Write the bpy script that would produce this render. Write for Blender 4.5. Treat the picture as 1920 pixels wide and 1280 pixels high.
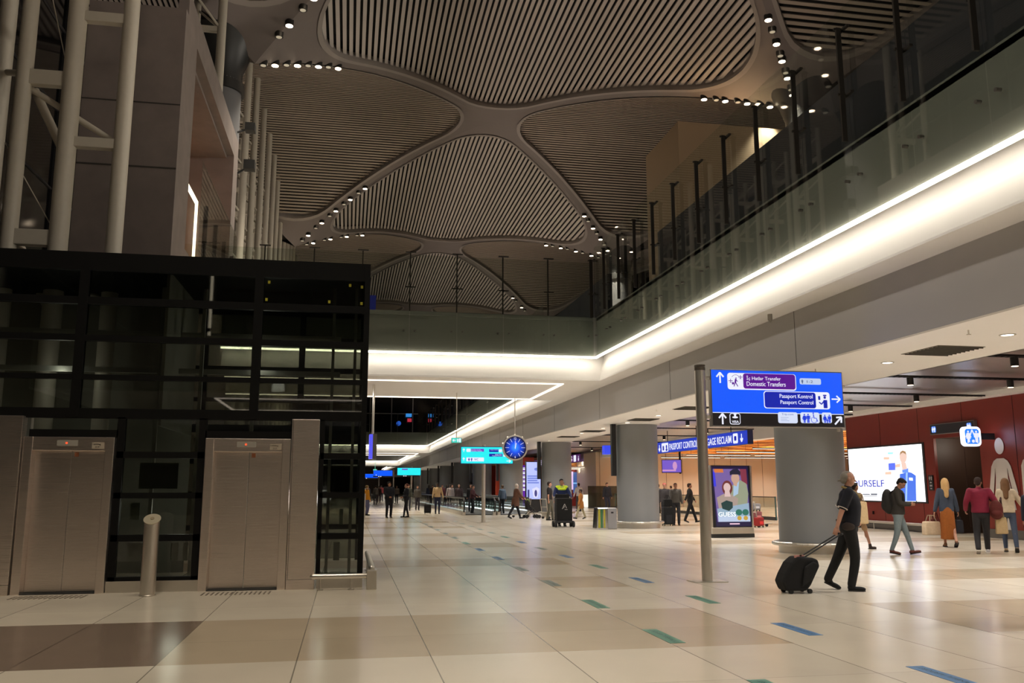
import bpy, bmesh, math, random
from mathutils import Vector, Matrix, Euler
PI = math.pi
R = math.radians
random.seed(7)
for o in list(bpy.data.objects):
    bpy.data.objects.remove(o)
scene = bpy.context.scene
COL = scene.collection

# ------------------------------------------------------------------ camera
cam_d = bpy.data.cameras.new('camera')
cam_d.sensor_width = 36.0
cam_d.lens = 36.0 * 1632.0 / 1920.0
cam_d.clip_start = 0.05
cam_d.clip_end = 1000
cam = bpy.data.objects.new('camera', cam_d)
COL.objects.link(cam)
cam.location = (0, 0, 1.6)
cam.rotation_euler = (PI / 2 + 0.1659, 0.0005, -0.18418)
scene.camera = cam

# ------------------------------------------------------------------ world, view
w = bpy.data.worlds.new('night')
scene.world = w
w.use_nodes = True
w.node_tree.nodes['Background'].inputs[0].default_value = (0.45, 0.47, 0.55, 1)
w.node_tree.nodes['Background'].inputs[1].default_value = 0.02
scene.view_settings.view_transform = 'Standard'
scene.view_settings.look = 'None'
scene.view_settings.exposure = 0.0
scene.view_settings.gamma = 1.0
scene.view_settings.use_curve_mapping = False

WARM = (1.0, 0.92, 0.82)
NEUT = (1.0, 0.97, 0.94)

def spot(loc, power, angle=100, color=WARM, size=0.15, blend=0.6, aim=(0, 0, -1)):
    d = bpy.data.lights.new('spot', 'SPOT')
    d.energy = power
    d.color = color
    d.spot_size = R(angle)
    d.spot_blend = blend
    d.shadow_soft_size = size
    o = bpy.data.objects.new('spot', d)
    o.location = loc
    o.rotation_euler = Vector(aim).to_track_quat('-Z', 'Y').to_euler()
    COL.objects.link(o)
    return o

def area(loc, sx, sy, power, color=NEUT, aim=(0, 0, -1), spread=180):
    d = bpy.data.lights.new('area', 'AREA')
    d.shape = 'RECTANGLE'
    d.size = sx
    d.size_y = sy
    d.energy = power
    d.color = color
    d.spread = R(spread)
    o = bpy.data.objects.new('area', d)
    o.location = loc
    o.rotation_euler = Vector(aim).to_track_quat('-Z', 'Y').to_euler()
    COL.objects.link(o)
    return o

# added unseen uplights at upper floor height, put in to brighten the roof
for y in (14, 26, 46, 64, 84, 104):
    spot((12.6, y, 8.2), 1500, 150, (1.0, 0.80, 0.66), 0.5, 1.0, (-0.25, 0, 1))
for y in (34, 46, 62, 80, 100):
    spot((-8.0, y, 8.2), 620, 150, (1.0, 0.82, 0.68), 0.5, 1.0, (0.3, 0, 1))
spot((-2.0, 6, 8.5), 900, 150, (1.0, 0.82, 0.68), 0.5, 1.0, (0.2, 0.5, 1))
# added spots without fittings, put in to brighten the balcony fronts and the steelwork
for y in (6, 18, 30, 44, 60):
    spot((-4.3, y - 3, 13.0), 1500, 100, (1.0, 0.93, 0.82), 0.4, 1.0, (1, .25, -.42))
for y in (8, 22, 36, 52):
    spot((12.5, y - 4, 14.0), 2700, 95, (1.0, 0.91, 0.78), 0.4, 1.0, (-1, .3, -.05))
# added downward spots under the bridge soffits, to brighten the middle of the hall
for y in (31.8, 34.8, 98.5, 101.5):
    for x in (0.5, 3.8, 7.2):
        spot((x, y, 5.2), 210, 150, NEUT, 0.1, 1.0)
# lower concourse (recessed downlights in the white soffit and black cylinder lights)
for y in (-8, -3, 2, 5.6, 9.2, 12.67, 16.03, 23.9, 27.2, 30.2, 37.5, 41.2, 44.6, 52, 55, 58.5, 66, 70, 82, 94, 110, 124, 138):
    spot((10.85, y, 4.05), 500 if y < 60 else 900, 150, NEUT, 0.12, 1.0)
for y in (13.0, 16.8, 20.5, 24.5, 28.2, 32.0, 36.0, 41.0, 47.0, 54, 62):
    for x in (14.4, 17.5):
        spot((x, y, 4.2), 340, 125, WARM, 0.08, 0.8)
# ------------------------------------------------------------------ materials
MATS = {}
def mat(name, col=(0.5, 0.5, 0.5), rough=0.5, metal=0.0, emis=None, es=1.0, spec=0.5, var=0.0, vscale=6.0, bump=0.0):
    if name in MATS:
        return MATS[name]
    m = bpy.data.materials.new(name)
    m.use_nodes = True
    nt = m.node_tree
    b = nt.nodes['Principled BSDF']
    b.inputs['Base Color'].default_value = (*col, 1)
    b.inputs['Roughness'].default_value = rough
    b.inputs['Metallic'].default_value = metal
    b.inputs['Specular IOR Level'].default_value = spec
    if emis is not None:
        b.inputs['Emission Color'].default_value = (*emis, 1)
        b.inputs['Emission Strength'].default_value = es
    if var > 0 or bump > 0:
        tc = nt.nodes.new('ShaderNodeTexCoord')
        n = nt.nodes.new('ShaderNodeTexNoise')
        n.inputs['Scale'].default_value = vscale
        n.inputs['Detail'].default_value = 5
        nt.links.new(tc.outputs['Object'], n.inputs['Vector'])
        if var > 0:
            mx = nt.nodes.new('ShaderNodeMix')
            mx.data_type = 'RGBA'
            mx.inputs[6].default_value = (*[c * (1 - var) for c in col], 1)
            mx.inputs[7].default_value = (*[min(1, c * (1 + var)) for c in col], 1)
            nt.links.new(n.outputs[0], mx.inputs[0])
            nt.links.new(mx.outputs[2], b.inputs['Base Color'])
        if bump > 0:
            bp = nt.nodes.new('ShaderNodeBump')
            bp.inputs['Strength'].default_value = bump
            bp.inputs['Distance'].default_value = 0.01
            nt.links.new(n.outputs[0], bp.inputs['Height'])
            nt.links.new(bp.outputs[0], b.inputs['Normal'])
    MATS[name] = m
    return m

def s2l(r, g, b):
    f = lambda c: (c / 255 / 12.92) if c / 255 <= 0.04045 else ((c / 255 + 0.055) / 1.055) ** 2.4
    return (f(r), f(g), f(b))

def emit(name, rgb, es=1.0):
    """something that gives off light: sRGB colour as it looks on its face"""
    if name in MATS:
        return MATS[name]
    m = bpy.data.materials.new(name)
    m.use_nodes = True
    nt = m.node_tree
    b = nt.nodes['Principled BSDF']
    b.inputs['Base Color'].default_value = (0.01, 0.01, 0.01, 1)
    b.inputs['Roughness'].default_value = 0.35
    b.inputs['Emission Color'].default_value = (*s2l(*rgb), 1)
    b.inputs['Emission Strength'].default_value = es
    MATS[name] = m
    return m

def flat(name, rgb, rough=0.7, **k):
    return mat(name, s2l(*rgb), rough, **k)

def glass(name, tint=(0.8, 0.85, 0.8), refl=1.0, ior=1.5):
    if name in MATS:
        return MATS[name]
    m = bpy.data.materials.new(name)
    m.use_nodes = True
    nt = m.node_tree
    nt.nodes.clear()
    out = nt.nodes.new('ShaderNodeOutputMaterial')
    tr = nt.nodes.new('ShaderNodeBsdfTransparent')
    tr.inputs[0].default_value = (*tint, 1)
    gl = nt.nodes.new('ShaderNodeBsdfGlossy')
    gl.inputs[0].default_value = (refl, refl, refl, 1)
    gl.inputs[1].default_value = 0.02
    fr = nt.nodes.new('ShaderNodeFresnel')
    fr.inputs[0].default_value = ior
    mx = nt.nodes.new('ShaderNodeMixShader')
    ge = nt.nodes.new('ShaderNodeNewGeometry')
    iv = nt.nodes.new('ShaderNodeMath'); iv.operation = 'SUBTRACT'; iv.inputs[0].default_value = 1.0
    ml_ = nt.nodes.new('ShaderNodeMath'); ml_.operation = 'MULTIPLY'
    nt.links.new(ge.outputs['Backfacing'], iv.inputs[1]); nt.links.new(iv.outputs[0], ml_.inputs[0]); nt.links.new(fr.outputs[0], ml_.inputs[1])
    nt.links.new(ml_.outputs[0], mx.inputs[0])
    nt.links.new(tr.outputs[0], mx.inputs[1])
    nt.links.new(gl.outputs[0], mx.inputs[2])
    nt.links.new(mx.outputs[0], out.inputs[0])
    MATS[name] = m
    return m

# ------------------------------------------------------------------ mesh helpers
class MB:
    def __init__(s):
        s.v = []; s.f = []; s.m = []; s.cm = 0
    def quad(s, *pts):
        i = len(s.v); s.v += [tuple(p) for p in pts]
        s.f.append(tuple(range(i, i + len(pts)))); s.m.append(s.cm)
        return s
    def box(s, x0, x1, y0, y1, z0, z1):
        i = len(s.v)
        s.v += [(x0, y0, z0), (x1, y0, z0), (x1, y1, z0), (x0, y1, z0), (x0, y0, z1), (x1, y0, z1), (x1, y1, z1), (x0, y1, z1)]
        for q in ((0, 3, 2, 1), (4, 5, 6, 7), (0, 1, 5, 4), (1, 2, 6, 5), (2, 3, 7, 6), (3, 0, 4, 7)):
            s.f.append(tuple(i + k for k in q)); s.m.append(s.cm)
        return s
    def prism(s, pts, y0, y1, plane='xz'):
        """2D outline extruded; counter-clockwise seen from -y"""
        n = len(pts); i = len(s.v)
        def P(a, b, t):
            return (a, t, b) if plane == 'xz' else ((t, a, b) if plane == 'yz' else (a, b, t))
        s.v += [P(a, b, y0) for a, b in pts] + [P(a, b, y1) for a, b in pts]
        s.f.append(tuple(i + k for k in range(n))); s.m.append(s.cm)
        s.f.append(tuple(i + n + k for k in reversed(range(n)))); s.m.append(s.cm)
        for k in range(n):
            a, b = k, (k + 1) % n
            s.f.append((i + b, i + a, i + n + a, i + n + b)); s.m.append(s.cm)
        return s
    def tube(s, p0, p1, r0, r1=None, seg=12, dome=False):
        r1 = r0 if r1 is None else r1
        p0 = Vector(p0); p1 = Vector(p1); d = p1 - p0
        L = d.length
        if L < 1e-6:
            d = Vector((0, 0, 1)); L = 1e-6
        d.normalize()
        a = d.orthogonal().normalized(); b = d.cross(a)
        rings = []
        if dome:
            for k in (0, 1, 2):
                t = (k + 0.35) / 3 * PI / 2
                rings.append((p0 - d * r0 * math.cos(t), r0 * math.sin(t)))
            rings += [(p0, r0), (p1, r1)]
            for k in (2, 1, 0):
                t = (k + 0.35) / 3 * PI / 2
                rings.append((p1 + d * r1 * math.cos(t), r1 * math.sin(t)))
        else:
            rings = [(p0, r0), (p1, r1)]
        return s.rings(rings, a, b, seg)
    def rings(s, rings, a, b, seg, a2=1.0):
        i = len(s.v)
        for c, r in rings:
            for k in range(seg):
                t = 2 * PI * k / seg
                s.v.append(tuple(c + a * (r * math.cos(t)) + b * (r * math.sin(t) * a2)))
        n = len(rings)
        for j in range(n - 1):
            for k in range(seg):
                k2 = (k + 1) % seg
                s.f.append((i + j * seg + k, i + j * seg + k2, i + (j + 1) * seg + k2, i + (j + 1) * seg + k)); s.m.append(s.cm)
        s.f.append(tuple(i + k for k in reversed(range(seg)))); s.m.append(s.cm)
        s.f.append(tuple(i + (n - 1) * seg + k for k in range(seg))); s.m.append(s.cm)
        return s
    def path(s, pts, r, seg=10):
        for a, b in zip(pts[:-1], pts[1:]):
            s.tube(a, b, r, r, seg, dome=True)
        return s
    def limb(s, pts, seg=14):
        """one smooth tapering tube through [(point, radius), ...] with rounded ends"""
        P = [(Vector(p), r) for p, r in pts]
        Q = []
        for (a, ra), (b, rb) in zip(P[:-1], P[1:]):
            for k in range(4):
                Q.append((a.lerp(b, k / 4), ra + (rb - ra) * k / 4))
        Q.append(P[-1])
        for _ in range(2):
            Q = [Q[0]] + [((Q[i - 1][0] + Q[i][0] * 2 + Q[i + 1][0]) / 4, (Q[i - 1][1] + Q[i][1] * 2 + Q[i + 1][1]) / 4) for i in range(1, len(Q) - 1)] + [Q[-1]]
        d0 = (Q[1][0] - Q[0][0]).normalized(); d1 = (Q[-1][0] - Q[-2][0]).normalized()
        R0 = [(Q[0][0] - d0 * Q[0][1] * math.cos(t), Q[0][1] * math.sin(t), d0) for t in (.3, .75, 1.2)]
        R1 = [(Q[-1][0] + d1 * Q[-1][1] * math.cos(t), Q[-1][1] * math.sin(t), d1) for t in (1.2, .75, .3)]
        ring = R0 + [(Q[i][0], Q[i][1], (Q[min(i + 1, len(Q) - 1)][0] - Q[max(i - 1, 0)][0]).normalized()) for i in range(len(Q))] + R1
        a = ring[0][2].orthogonal().normalized(); i0 = len(s.v)
        for c, r, d in ring:
            a = (a - d * a.dot(d)).normalized(); b = d.cross(a)
            for k in range(seg):
                t = 2 * PI * k / seg
                s.v.append(tuple(c + a * (r * math.cos(t)) + b * (r * math.sin(t))))
        n = len(ring)
        for j in range(n - 1):
            for k in range(seg):
                k2 = (k + 1) % seg
                s.f.append((i0 + j * seg + k, i0 + j * seg + k2, i0 + (j + 1) * seg + k2, i0 + (j + 1) * seg + k)); s.m.append(s.cm)
        s.f.append(tuple(i0 + k for k in reversed(range(seg)))); s.m.append(s.cm)
        s.f.append(tuple(i0 + (n - 1) * seg + k for k in range(seg))); s.m.append(s.cm)
        return s
    def loft(s, secs, seg=24):
        """stacked ellipses [(centre, rx, ry)]"""
        i0 = len(s.v)
        for c, rx, ry in secs:
            for k in range(seg):
                t = 2 * PI * k / seg
                s.v.append((c[0] + rx * math.cos(t), c[1] + ry * math.sin(t), c[2]))
        n = len(secs)
        for j in range(n - 1):
            for k in range(seg):
                k2 = (k + 1) % seg
                s.f.append((i0 + j * seg + k, i0 + j * seg + k2, i0 + (j + 1) * seg + k2, i0 + (j + 1) * seg + k)); s.m.append(s.cm)
        s.f.append(tuple(i0 + k for k in reversed(range(seg)))); s.m.append(s.cm)
        s.f.append(tuple(i0 + (n - 1) * seg + k for k in range(seg))); s.m.append(s.cm)
        return s
    def ell(s, c, r, rot=None, seg=14, rg=9):
        c = Vector(c); M = rot or Matrix.Identity(3)
        i = len(s.v)
        for j in range(1, rg):
            t = PI * j / rg
            for k in range(seg):
                p = 2 * PI * k / seg
                q = Vector((r[0] * math.sin(t) * math.cos(p), r[1] * math.sin(t) * math.sin(p), r[2] * math.cos(t)))
                s.v.append(tuple(c + M @ q))
        top = len(s.v); s.v.append(tuple(c + M @ Vector((0, 0, r[2]))))
        bot = len(s.v); s.v.append(tuple(c - M @ Vector((0, 0, r[2]))))
        for j in range(rg - 2):
            for k in range(seg):
                k2 = (k + 1) % seg
                s.f.append((i + j * seg + k, i + (j + 1) * seg + k, i + (j + 1) * seg + k2, i + j * seg + k2)); s.m.append(s.cm)
        for k in range(seg):
            k2 = (k + 1) % seg
            s.f.append((top, i + k, i + k2)); s.m.append(s.cm)
            s.f.append((bot, i + (rg - 2) * seg + k2, i + (rg - 2) * seg + k)); s.m.append(s.cm)
        return s
    def lathe(s, prof, c=(0, 0, 0), seg=32):
        """profile [(r, z)]"""
        i = len(s.v)
        for r, z in prof:
            for k in range(seg):
                t = 2 * PI * k / seg
                s.v.append((c[0] + r * math.cos(t), c[1] + r * math.sin(t), c[2] + z))
        for j in range(len(prof) - 1):
            for k in range(seg):
                k2 = (k + 1) % seg
                s.f.append((i + j * seg + k, i + j * seg + k2, i + (j + 1) * seg + k2, i + (j + 1) * seg + k)); s.m.append(s.cm)
        return s
    def build(s, name, m, parent=None, smooth=False, bevel=0, rem=0, sm=3):
        me = bpy.data.meshes.new(name)
        me.from_pydata(s.v, [], s.f)
        ms = m if isinstance(m, (list, tuple)) else [m]
        for x in ms:
            me.materials.append(x)
        if len(ms) > 1:
            me.polygons.foreach_set('material_index', s.m)
        if smooth:
            me.polygons.foreach_set('use_smooth', [True] * len(me.polygons))
        me.update()
        o = bpy.data.objects.new(name, me)
        COL.objects.link(o)
        if parent is not None:
            o.parent = parent
        if bevel:
            b = o.modifiers.new('bevel', 'BEVEL'); b.width = bevel; b.segments = 2; b.limit_method = 'ANGLE'
        if smooth and not rem and not bevel:
            e = o.modifiers.new('split', 'EDGE_SPLIT'); e.split_angle = R(40)
        if rem:
            q = o.modifiers.new('rem', 'REMESH'); q.mode = 'VOXEL'; q.voxel_size = rem; q.use_smooth_shade = True
            t = o.modifiers.new('smooth', 'SMOOTH'); t.factor = 0.5; t.iterations = sm
            PENDING.append(o)
        return o
PENDING = []
def flush():
    if not PENDING:
        return
    bpy.context.view_layer.update()
    dg = bpy.context.evaluated_depsgraph_get()
    for o in PENDING:
        me = bpy.data.meshes.new_from_object(o.evaluated_get(dg), depsgraph=dg)
        me.polygons.foreach_set('use_smooth', [True] * len(me.polygons))
        old = o.data
        o.modifiers.clear()
        me.name = old.name
        o.data = me
    PENDING.clear()

def tag(o, label, cat, group=None, kind=None):
    if label: o['label'] = label
    if cat: o['category'] = cat
    if group: o['group'] = group
    if kind: o['kind'] = kind
    return o
def thing(name, label, cat, loc=(0, 0, 0), rz=0, group=None):
    o = bpy.data.objects.new(name, None)
    o.empty_display_size = 0.2
    COL.objects.link(o)
    o.location = loc
    o.rotation_euler = (0, 0, R(rz))
    return tag(o, label, cat, group)
def struct(name, mb, m, **k):
    o = mb.build(name, m, **k)
    o['kind'] = 'structure'
    return o
def dup(root, loc, rz=None, label=None, group=None, scale=None):
    r = root.copy(); COL.objects.link(r); r.location = loc
    if rz is not None: r.rotation_euler = (0, 0, R(rz))
    if label: r['label'] = label
    if group: r['group'] = group
    if scale: r.scale = (scale,) * 3
    for ch in list(root.children):
        c = ch.copy(); COL.objects.link(c); c.parent = r
        for g in list(ch.children):
            d = g.copy(); COL.objects.link(d); d.parent = c
    return r
ORD = ['nearest', 'second nearest', 'third nearest', 'fourth nearest', 'fifth nearest', 'sixth nearest', 'seventh nearest', 'eighth nearest', 'ninth nearest', 'tenth nearest',
       'eleventh nearest', 'twelfth nearest', 'thirteenth nearest', 'fourteenth nearest', 'fifteenth nearest', 'sixteenth nearest', 'seventeenth nearest', 'eighteenth nearest', 'nineteenth nearest', 'twentieth nearest', 'twenty-first nearest', 'twenty-second nearest', 'twenty-third nearest', 'twenty-fourth nearest', 'twenty-fifth nearest', 'twenty-sixth nearest']

def text(body, x0, x1, z0, z1, y, m, parent, name='lettering', th=0.004, bold=False):
    """lettering fitted into the box x0..x1, z0..z1, facing -y"""
    cu = bpy.data.curves.new('t', 'FONT')
    cu.body = body
    cu.size = 1.0
    cu.resolution_u = 3
    cu.extrude = 0.01
    if bold: cu.offset = 0.012
    o = bpy.data.objects.new('t', cu)
    COL.objects.link(o)
    dg = bpy.context.evaluated_depsgraph_get()
    me = bpy.data.meshes.new_from_object(o.evaluated_get(dg), depsgraph=dg)
    bpy.data.objects.remove(o)
    xs = [v.co.x for v in me.vertices]; ys = [v.co.y for v in me.vertices]
    ax, bx, ay, by = min(xs), max(xs), min(ys), max(ys)
    for v in me.vertices:
        u = (v.co.x - ax) / (bx - ax); q = (v.co.y - ay) / (by - ay); d = v.co.z / 0.01
        v.co = (x0 + u * (x1 - x0), y - d * th / 2, z0 + q * (z1 - z0))
    me.materials.clear()
    me.materials.append(m)
    me.name = name
    o = bpy.data.objects.new(name, me)
    COL.objects.link(o)
    o.parent = parent
    return o

def rrect(x0, x1, z0, z1, r, n=5):
    p = []
    for cx, cz, a in ((x1 - r, z0 + r, -90), (x1 - r, z1 - r, 0), (x0 + r, z1 - r, 90), (x0 + r, z0 + r, 180)):
        for k in range(n + 1):
            t = R(a + 90 * k / n)
            p.append((cx + r * math.cos(t), cz + r * math.sin(t)))
    return p
def circ(cx, cz, r, n=20, rz=None):
    return [(cx + r * math.cos(2 * PI * k / n), cz + (rz or r) * math.sin(2 * PI * k / n)) for k in range(n)]
def bar2(mb, a, b, wd, y0, y1):
    """a flat stroke from a to b in the xz plane"""
    d = Vector((b[0] - a[0], b[1] - a[1])); d.normalize(); n = Vector((-d.y, d.x)) * wd / 2
    mb.prism([(a[0] + n.x, a[1] + n.y), (a[0] - n.x, a[1] - n.y), (b[0] - n.x, b[1] - n.y), (b[0] + n.x, b[1] + n.y)], y0, y1)
def arrow(mb, cx, cz, L, wd, ang, y0, y1):
    """stroke arrow, pointing along ang (degrees, 90 = up)"""
    d = Vector((math.cos(R(ang)), math.sin(R(ang))))
    tip = Vector((cx, cz)) + d * L / 2; tail = Vector((cx, cz)) - d * L / 2
    bar2(mb, tail, tip, wd, y0, y1)
    for s in (140, -140):
        e = Vector((math.cos(R(ang + s)), math.sin(R(ang + s)))) * L * 0.55
        bar2(mb, tip, tip + e, wd, y0, y1)
def pict(mb, cx, z0, h, y0, y1, kind='man'):
    """rest-room pictogram figure"""
    mb.prism(circ(cx, z0 + h * 0.9, h * 0.085, 14), y0, y1)
    if kind == 'man':
        mb.prism(rrect(cx - h * .14, cx + h * .14, z0 + h * .42, z0 + h * .79, h * .05), y0, y1)
        mb.prism(rrect(cx - h * .235, cx - h * .16, z0 + h * .42, z0 + h * .79, h * .035), y0, y1)
        mb.prism(rrect(cx + h * .16, cx + h * .235, z0 + h * .42, z0 + h * .79, h * .035), y0, y1)
        mb.prism(rrect(cx - h * .13, cx - h * .015, z0, z0 + h * .45, h * .03), y0, y1)
        mb.prism(rrect(cx + h * .015, cx + h * .13, z0, z0 + h * .45, h * .03), y0, y1)
    else:
        mb.prism([(cx - h * .21, z0 + h * .3), (cx + h * .21, z0 + h * .3), (cx + h * .1, z0 + h * .79), (cx - h * .1, z0 + h * .79)], y0, y1)
        bar2(mb, (cx - h * .11, z0 + h * .77), (cx - h * .25, z0 + h * .42), h * .06, y0, y1)
        bar2(mb, (cx + h * .11, z0 + h * .77), (cx + h * .25, z0 + h * .42), h * .06, y0, y1)
        mb.prism(rrect(cx - h * .11, cx - h * .015, z0, z0 + h * .32, h * .03), y0, y1)
        mb.prism(rrect(cx + h * .015, cx + h * .11, z0, z0 + h * .32, h * .03), y0, y1)

# shared materials
steel = mat('brushed_steel', (0.66, 0.62, 0.56), 0.36, 1.0, var=0.08, vscale=3)
def brushed(name, col, rough):
    m = bpy.data.materials.new(name); m.use_nodes = True; nt = m.node_tree
    b = nt.nodes['Principled BSDF']; b.inputs['Metallic'].default_value = 1.0; b.inputs['Base Color'].default_value = (*col, 1)
    tc = nt.nodes.new('ShaderNodeTexCoord'); mp = nt.nodes.new('ShaderNodeMapping'); mp.inputs['Scale'].default_value = (1.5, 1.5, 900)
    n = nt.nodes.new('ShaderNodeTexNoise'); n.inputs['Scale'].default_value = 1.0; n.inputs['Detail'].default_value = 3
    mr = nt.nodes.new('ShaderNodeMapRange'); mr.inputs[3].default_value = rough - .06; mr.inputs[4].default_value = rough + .08
    n2 = nt.nodes.new('ShaderNodeTexNoise'); n2.inputs['Scale'].default_value = 1.6; n2.inputs['Detail'].default_value = 1
    bp = nt.nodes.new('ShaderNodeBump'); bp.inputs['Strength'].default_value = 0.10; bp.inputs['Distance'].default_value = 0.012
    mp2 = nt.nodes.new('ShaderNodeMapping'); mp2.inputs['Scale'].default_value = (.7, .7, 3.2)
    L = nt.links
    L.new(tc.outputs['Object'], mp.inputs[0]); L.new(mp.outputs[0], n.inputs['Vector']); L.new(n.outputs[0], mr.inputs[0]); L.new(mr.outputs[0], b.inputs['Roughness'])
    L.new(tc.outputs['Object'], mp2.inputs[0]); L.new(mp2.outputs[0], n2.inputs['Vector']); L.new(n2.outputs[0], bp.inputs['Height']); L.new(bp.outputs[0], b.inputs['Normal'])
    return m
doorsteel = brushed('lift_steel', (0.80, 0.71, 0.65), 0.28)
darkmetal = mat('dark_metal', (0.012, 0.012, 0.012), 0.45)
blackp = mat('black_plastic', (0.01, 0.01, 0.011), 0.4)
rubber = mat('rubber', (0.015, 0.015, 0.015), 0.8)
whitep = mat('white_paint', (0.70, 0.68, 0.65), 0.55, var=0.03, vscale=1.5)
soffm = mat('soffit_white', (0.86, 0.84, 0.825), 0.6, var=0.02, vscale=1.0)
truss_m = mat('cream_steel_paint', (0.47, 0.43, 0.36), 0.5, var=0.06, vscale=8)
concrete = mat('concrete', (0.20, 0.165, 0.15), 0.85, var=0.22, vscale=2.2, bump=0.3)
# ================================================================== THE SETTING
# ---- floor: large polished tiles, 1.25 m wide joints along the hall
def floor_mat(name, rgb, rough=0.2):
    m = bpy.data.materials.new(name); m.use_nodes = True; nt = m.node_tree; L = nt.links
    b = nt.nodes['Principled BSDF']
    tc = nt.nodes.new('ShaderNodeTexCoord'); sp = nt.nodes.new('ShaderNodeSeparateXYZ'); L.new(tc.outputs['Object'], sp.inputs[0])
    def mt(op, a, c=None):
        n = nt.nodes.new('ShaderNodeMath'); n.operation = op
        for i, v in enumerate((a, c)):
            if v is None: continue
            if isinstance(v, (int, float)): n.inputs[i].default_value = v
            else: L.new(v, n.inputs[i])
        return n.outputs[0]
    def line(v, off, per, wd):
        f = mt('FRACT', mt('DIVIDE', mt('SUBTRACT', v, off - 1000 * per), per))
        return mt('LESS_THAN', mt('MINIMUM', f, mt('SUBTRACT', 1.0, f)), wd / per / 2)
    # wide expansion joints and thin tile joints
    jx = line(sp.outputs[0], -0.42, 1.255, 0.012)
    jy = line(sp.outputs[1], 9.95, 2.7, 0.008)
    j = mt('MAXIMUM', jx, mt('MULTIPLY', jy, 0.55))
    cell = nt.nodes.new('ShaderNodeTexWhiteNoise'); cell.noise_dimensions = '2D'
    cx = mt('FLOOR', mt('DIVIDE', mt('SUBTRACT', sp.outputs[0], -0.42), 1.255)); cy = mt('FLOOR', mt('DIVIDE', mt('SUBTRACT', sp.outputs[1], 9.95), 2.7))
    cb = nt.nodes.new('ShaderNodeCombineXYZ'); L.new(cx, cb.inputs[0]); L.new(cy, cb.inputs[1]); L.new(cb.outputs[0], cell.inputs['Vector'])
    nz = nt.nodes.new('ShaderNodeTexNoise'); nz.inputs['Scale'].default_value = 0.9; nz.inputs['Detail'].default_value = 6; L.new(tc.outputs['Object'], nz.inputs['Vector'])
    c = s2l(*rgb)
    m1 = nt.nodes.new('ShaderNodeMix'); m1.data_type = 'RGBA'
    m1.inputs[6].default_value = (*[x * .9 for x in c], 1); m1.inputs[7].default_value = (*[x * 1.1 for x in c], 1)
    L.new(mt('ADD', mt('MULTIPLY', cell.outputs[0], 0.45), mt('MULTIPLY', nz.outputs[0], 0.6)), m1.inputs[0])
    m2 = nt.nodes.new('ShaderNodeMix'); m2.data_type = 'RGBA'; m2.inputs[7].default_value = (*[x * .35 for x in c], 1)
    L.new(j, m2.inputs[0]); L.new(m1.outputs[2], m2.inputs[6]); L.new(m2.outputs[2], b.inputs['Base Color'])
    mr = nt.nodes.new('ShaderNodeMapRange'); mr.inputs[3].default_value = rough - .04; mr.inputs[4].default_value = rough + .06
    L.new(nz.outputs[0], mr.inputs[0]); L.new(mr.outputs[0], b.inputs['Roughness'])
    b.inputs['Specular IOR Level'].default_value = 0.6
    return m
FL = [floor_mat('floor_cream_tile', (214, 204, 186)), floor_mat('floor_taupe_tile', (186, 170, 146)), floor_mat('floor_brown_tile', (128, 111, 97))]
zones = [(-1.68, 4.62, 8.75, 11.5, 1), (-30, -1.68, 8.75, 11.5, 2), (3.35, 4.62, 14.1, 15.8, 1), (7.1, 10.9, 9.0, 11.5, 1), (9.6, 14.6, 14.1, 15.8, 1), (10.9, 30, 9.0, 11.5, 1)]
y = 18.3
while y < 150:
    zones.append((-30, 4.7, y, y + 1.8, 1)); zones.append((9.7, 20, y, y + 1.8, 1)); y += 5.6
xs = sorted({-30, 44, *[z[0] for z in zones], *[z[1] for z in zones]}); ys = sorted({-30, 260, *[z[2] for z in zones], *[z[3] for z in zones]})
fb = MB()
for a, b_ in zip(xs[:-1], xs[1:]):
    for c, d in zip(ys[:-1], ys[1:]):
        mx, my = (a + b_) / 2, (c + d) / 2
        fb.cm = 0
        for z in zones:
            if z[0] < mx < z[1] and z[2] < my < z[3]: fb.cm = z[4]
        fb.quad((a, c, 0), (b_, c, 0), (b_, d, 0), (a, d, 0))
struct('floor', fb, FL)
MB_dark = mat('night_glass', (0.004, 0.004, 0.005), 0.08, 0, spec=0.4)
wallbase = mat('warm_grey_panel', (0.40, 0.35, 0.30), 0.5, var=0.04, vscale=1.2)

# ---- slab edges, soffits, coves
ATR = [(-6.0, 29.23), (36.7, 96.0), (104.0, 154.0), (162.0, 226.0)]     # openings over the lower hall
BRG = [(-16.0, -6.0), (29.23, 36.7), (96.0, 104.0), (154.0, 162.0)]
slab = mat('slab_edge_grey', (0.19, 0.185, 0.165), 0.4, var=0.05, vscale=1.0)
b = MB()
for y0, y1 in ATR:
    b.box(8.5, 8.56, y0, y1, 6.12, 7.54)
    b.box(8.5, 30, y0, y1, 7.4, 7.5)
for y0, y1 in BRG:
    b.box(-12, 30, y0, y1, 7.4, 7.5)
struct('wall_right', b, slab)
b = MB()
for y0, y1 in BRG:
    b.box(-12, 8.56, y0 + .06, y0 + .12, 6.12, 7.54)
    b.box(-12, 8.56, y1 - .12, y1 - .06, 5.3, 7.54)
struct('wall_back', b, slab)
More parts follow.
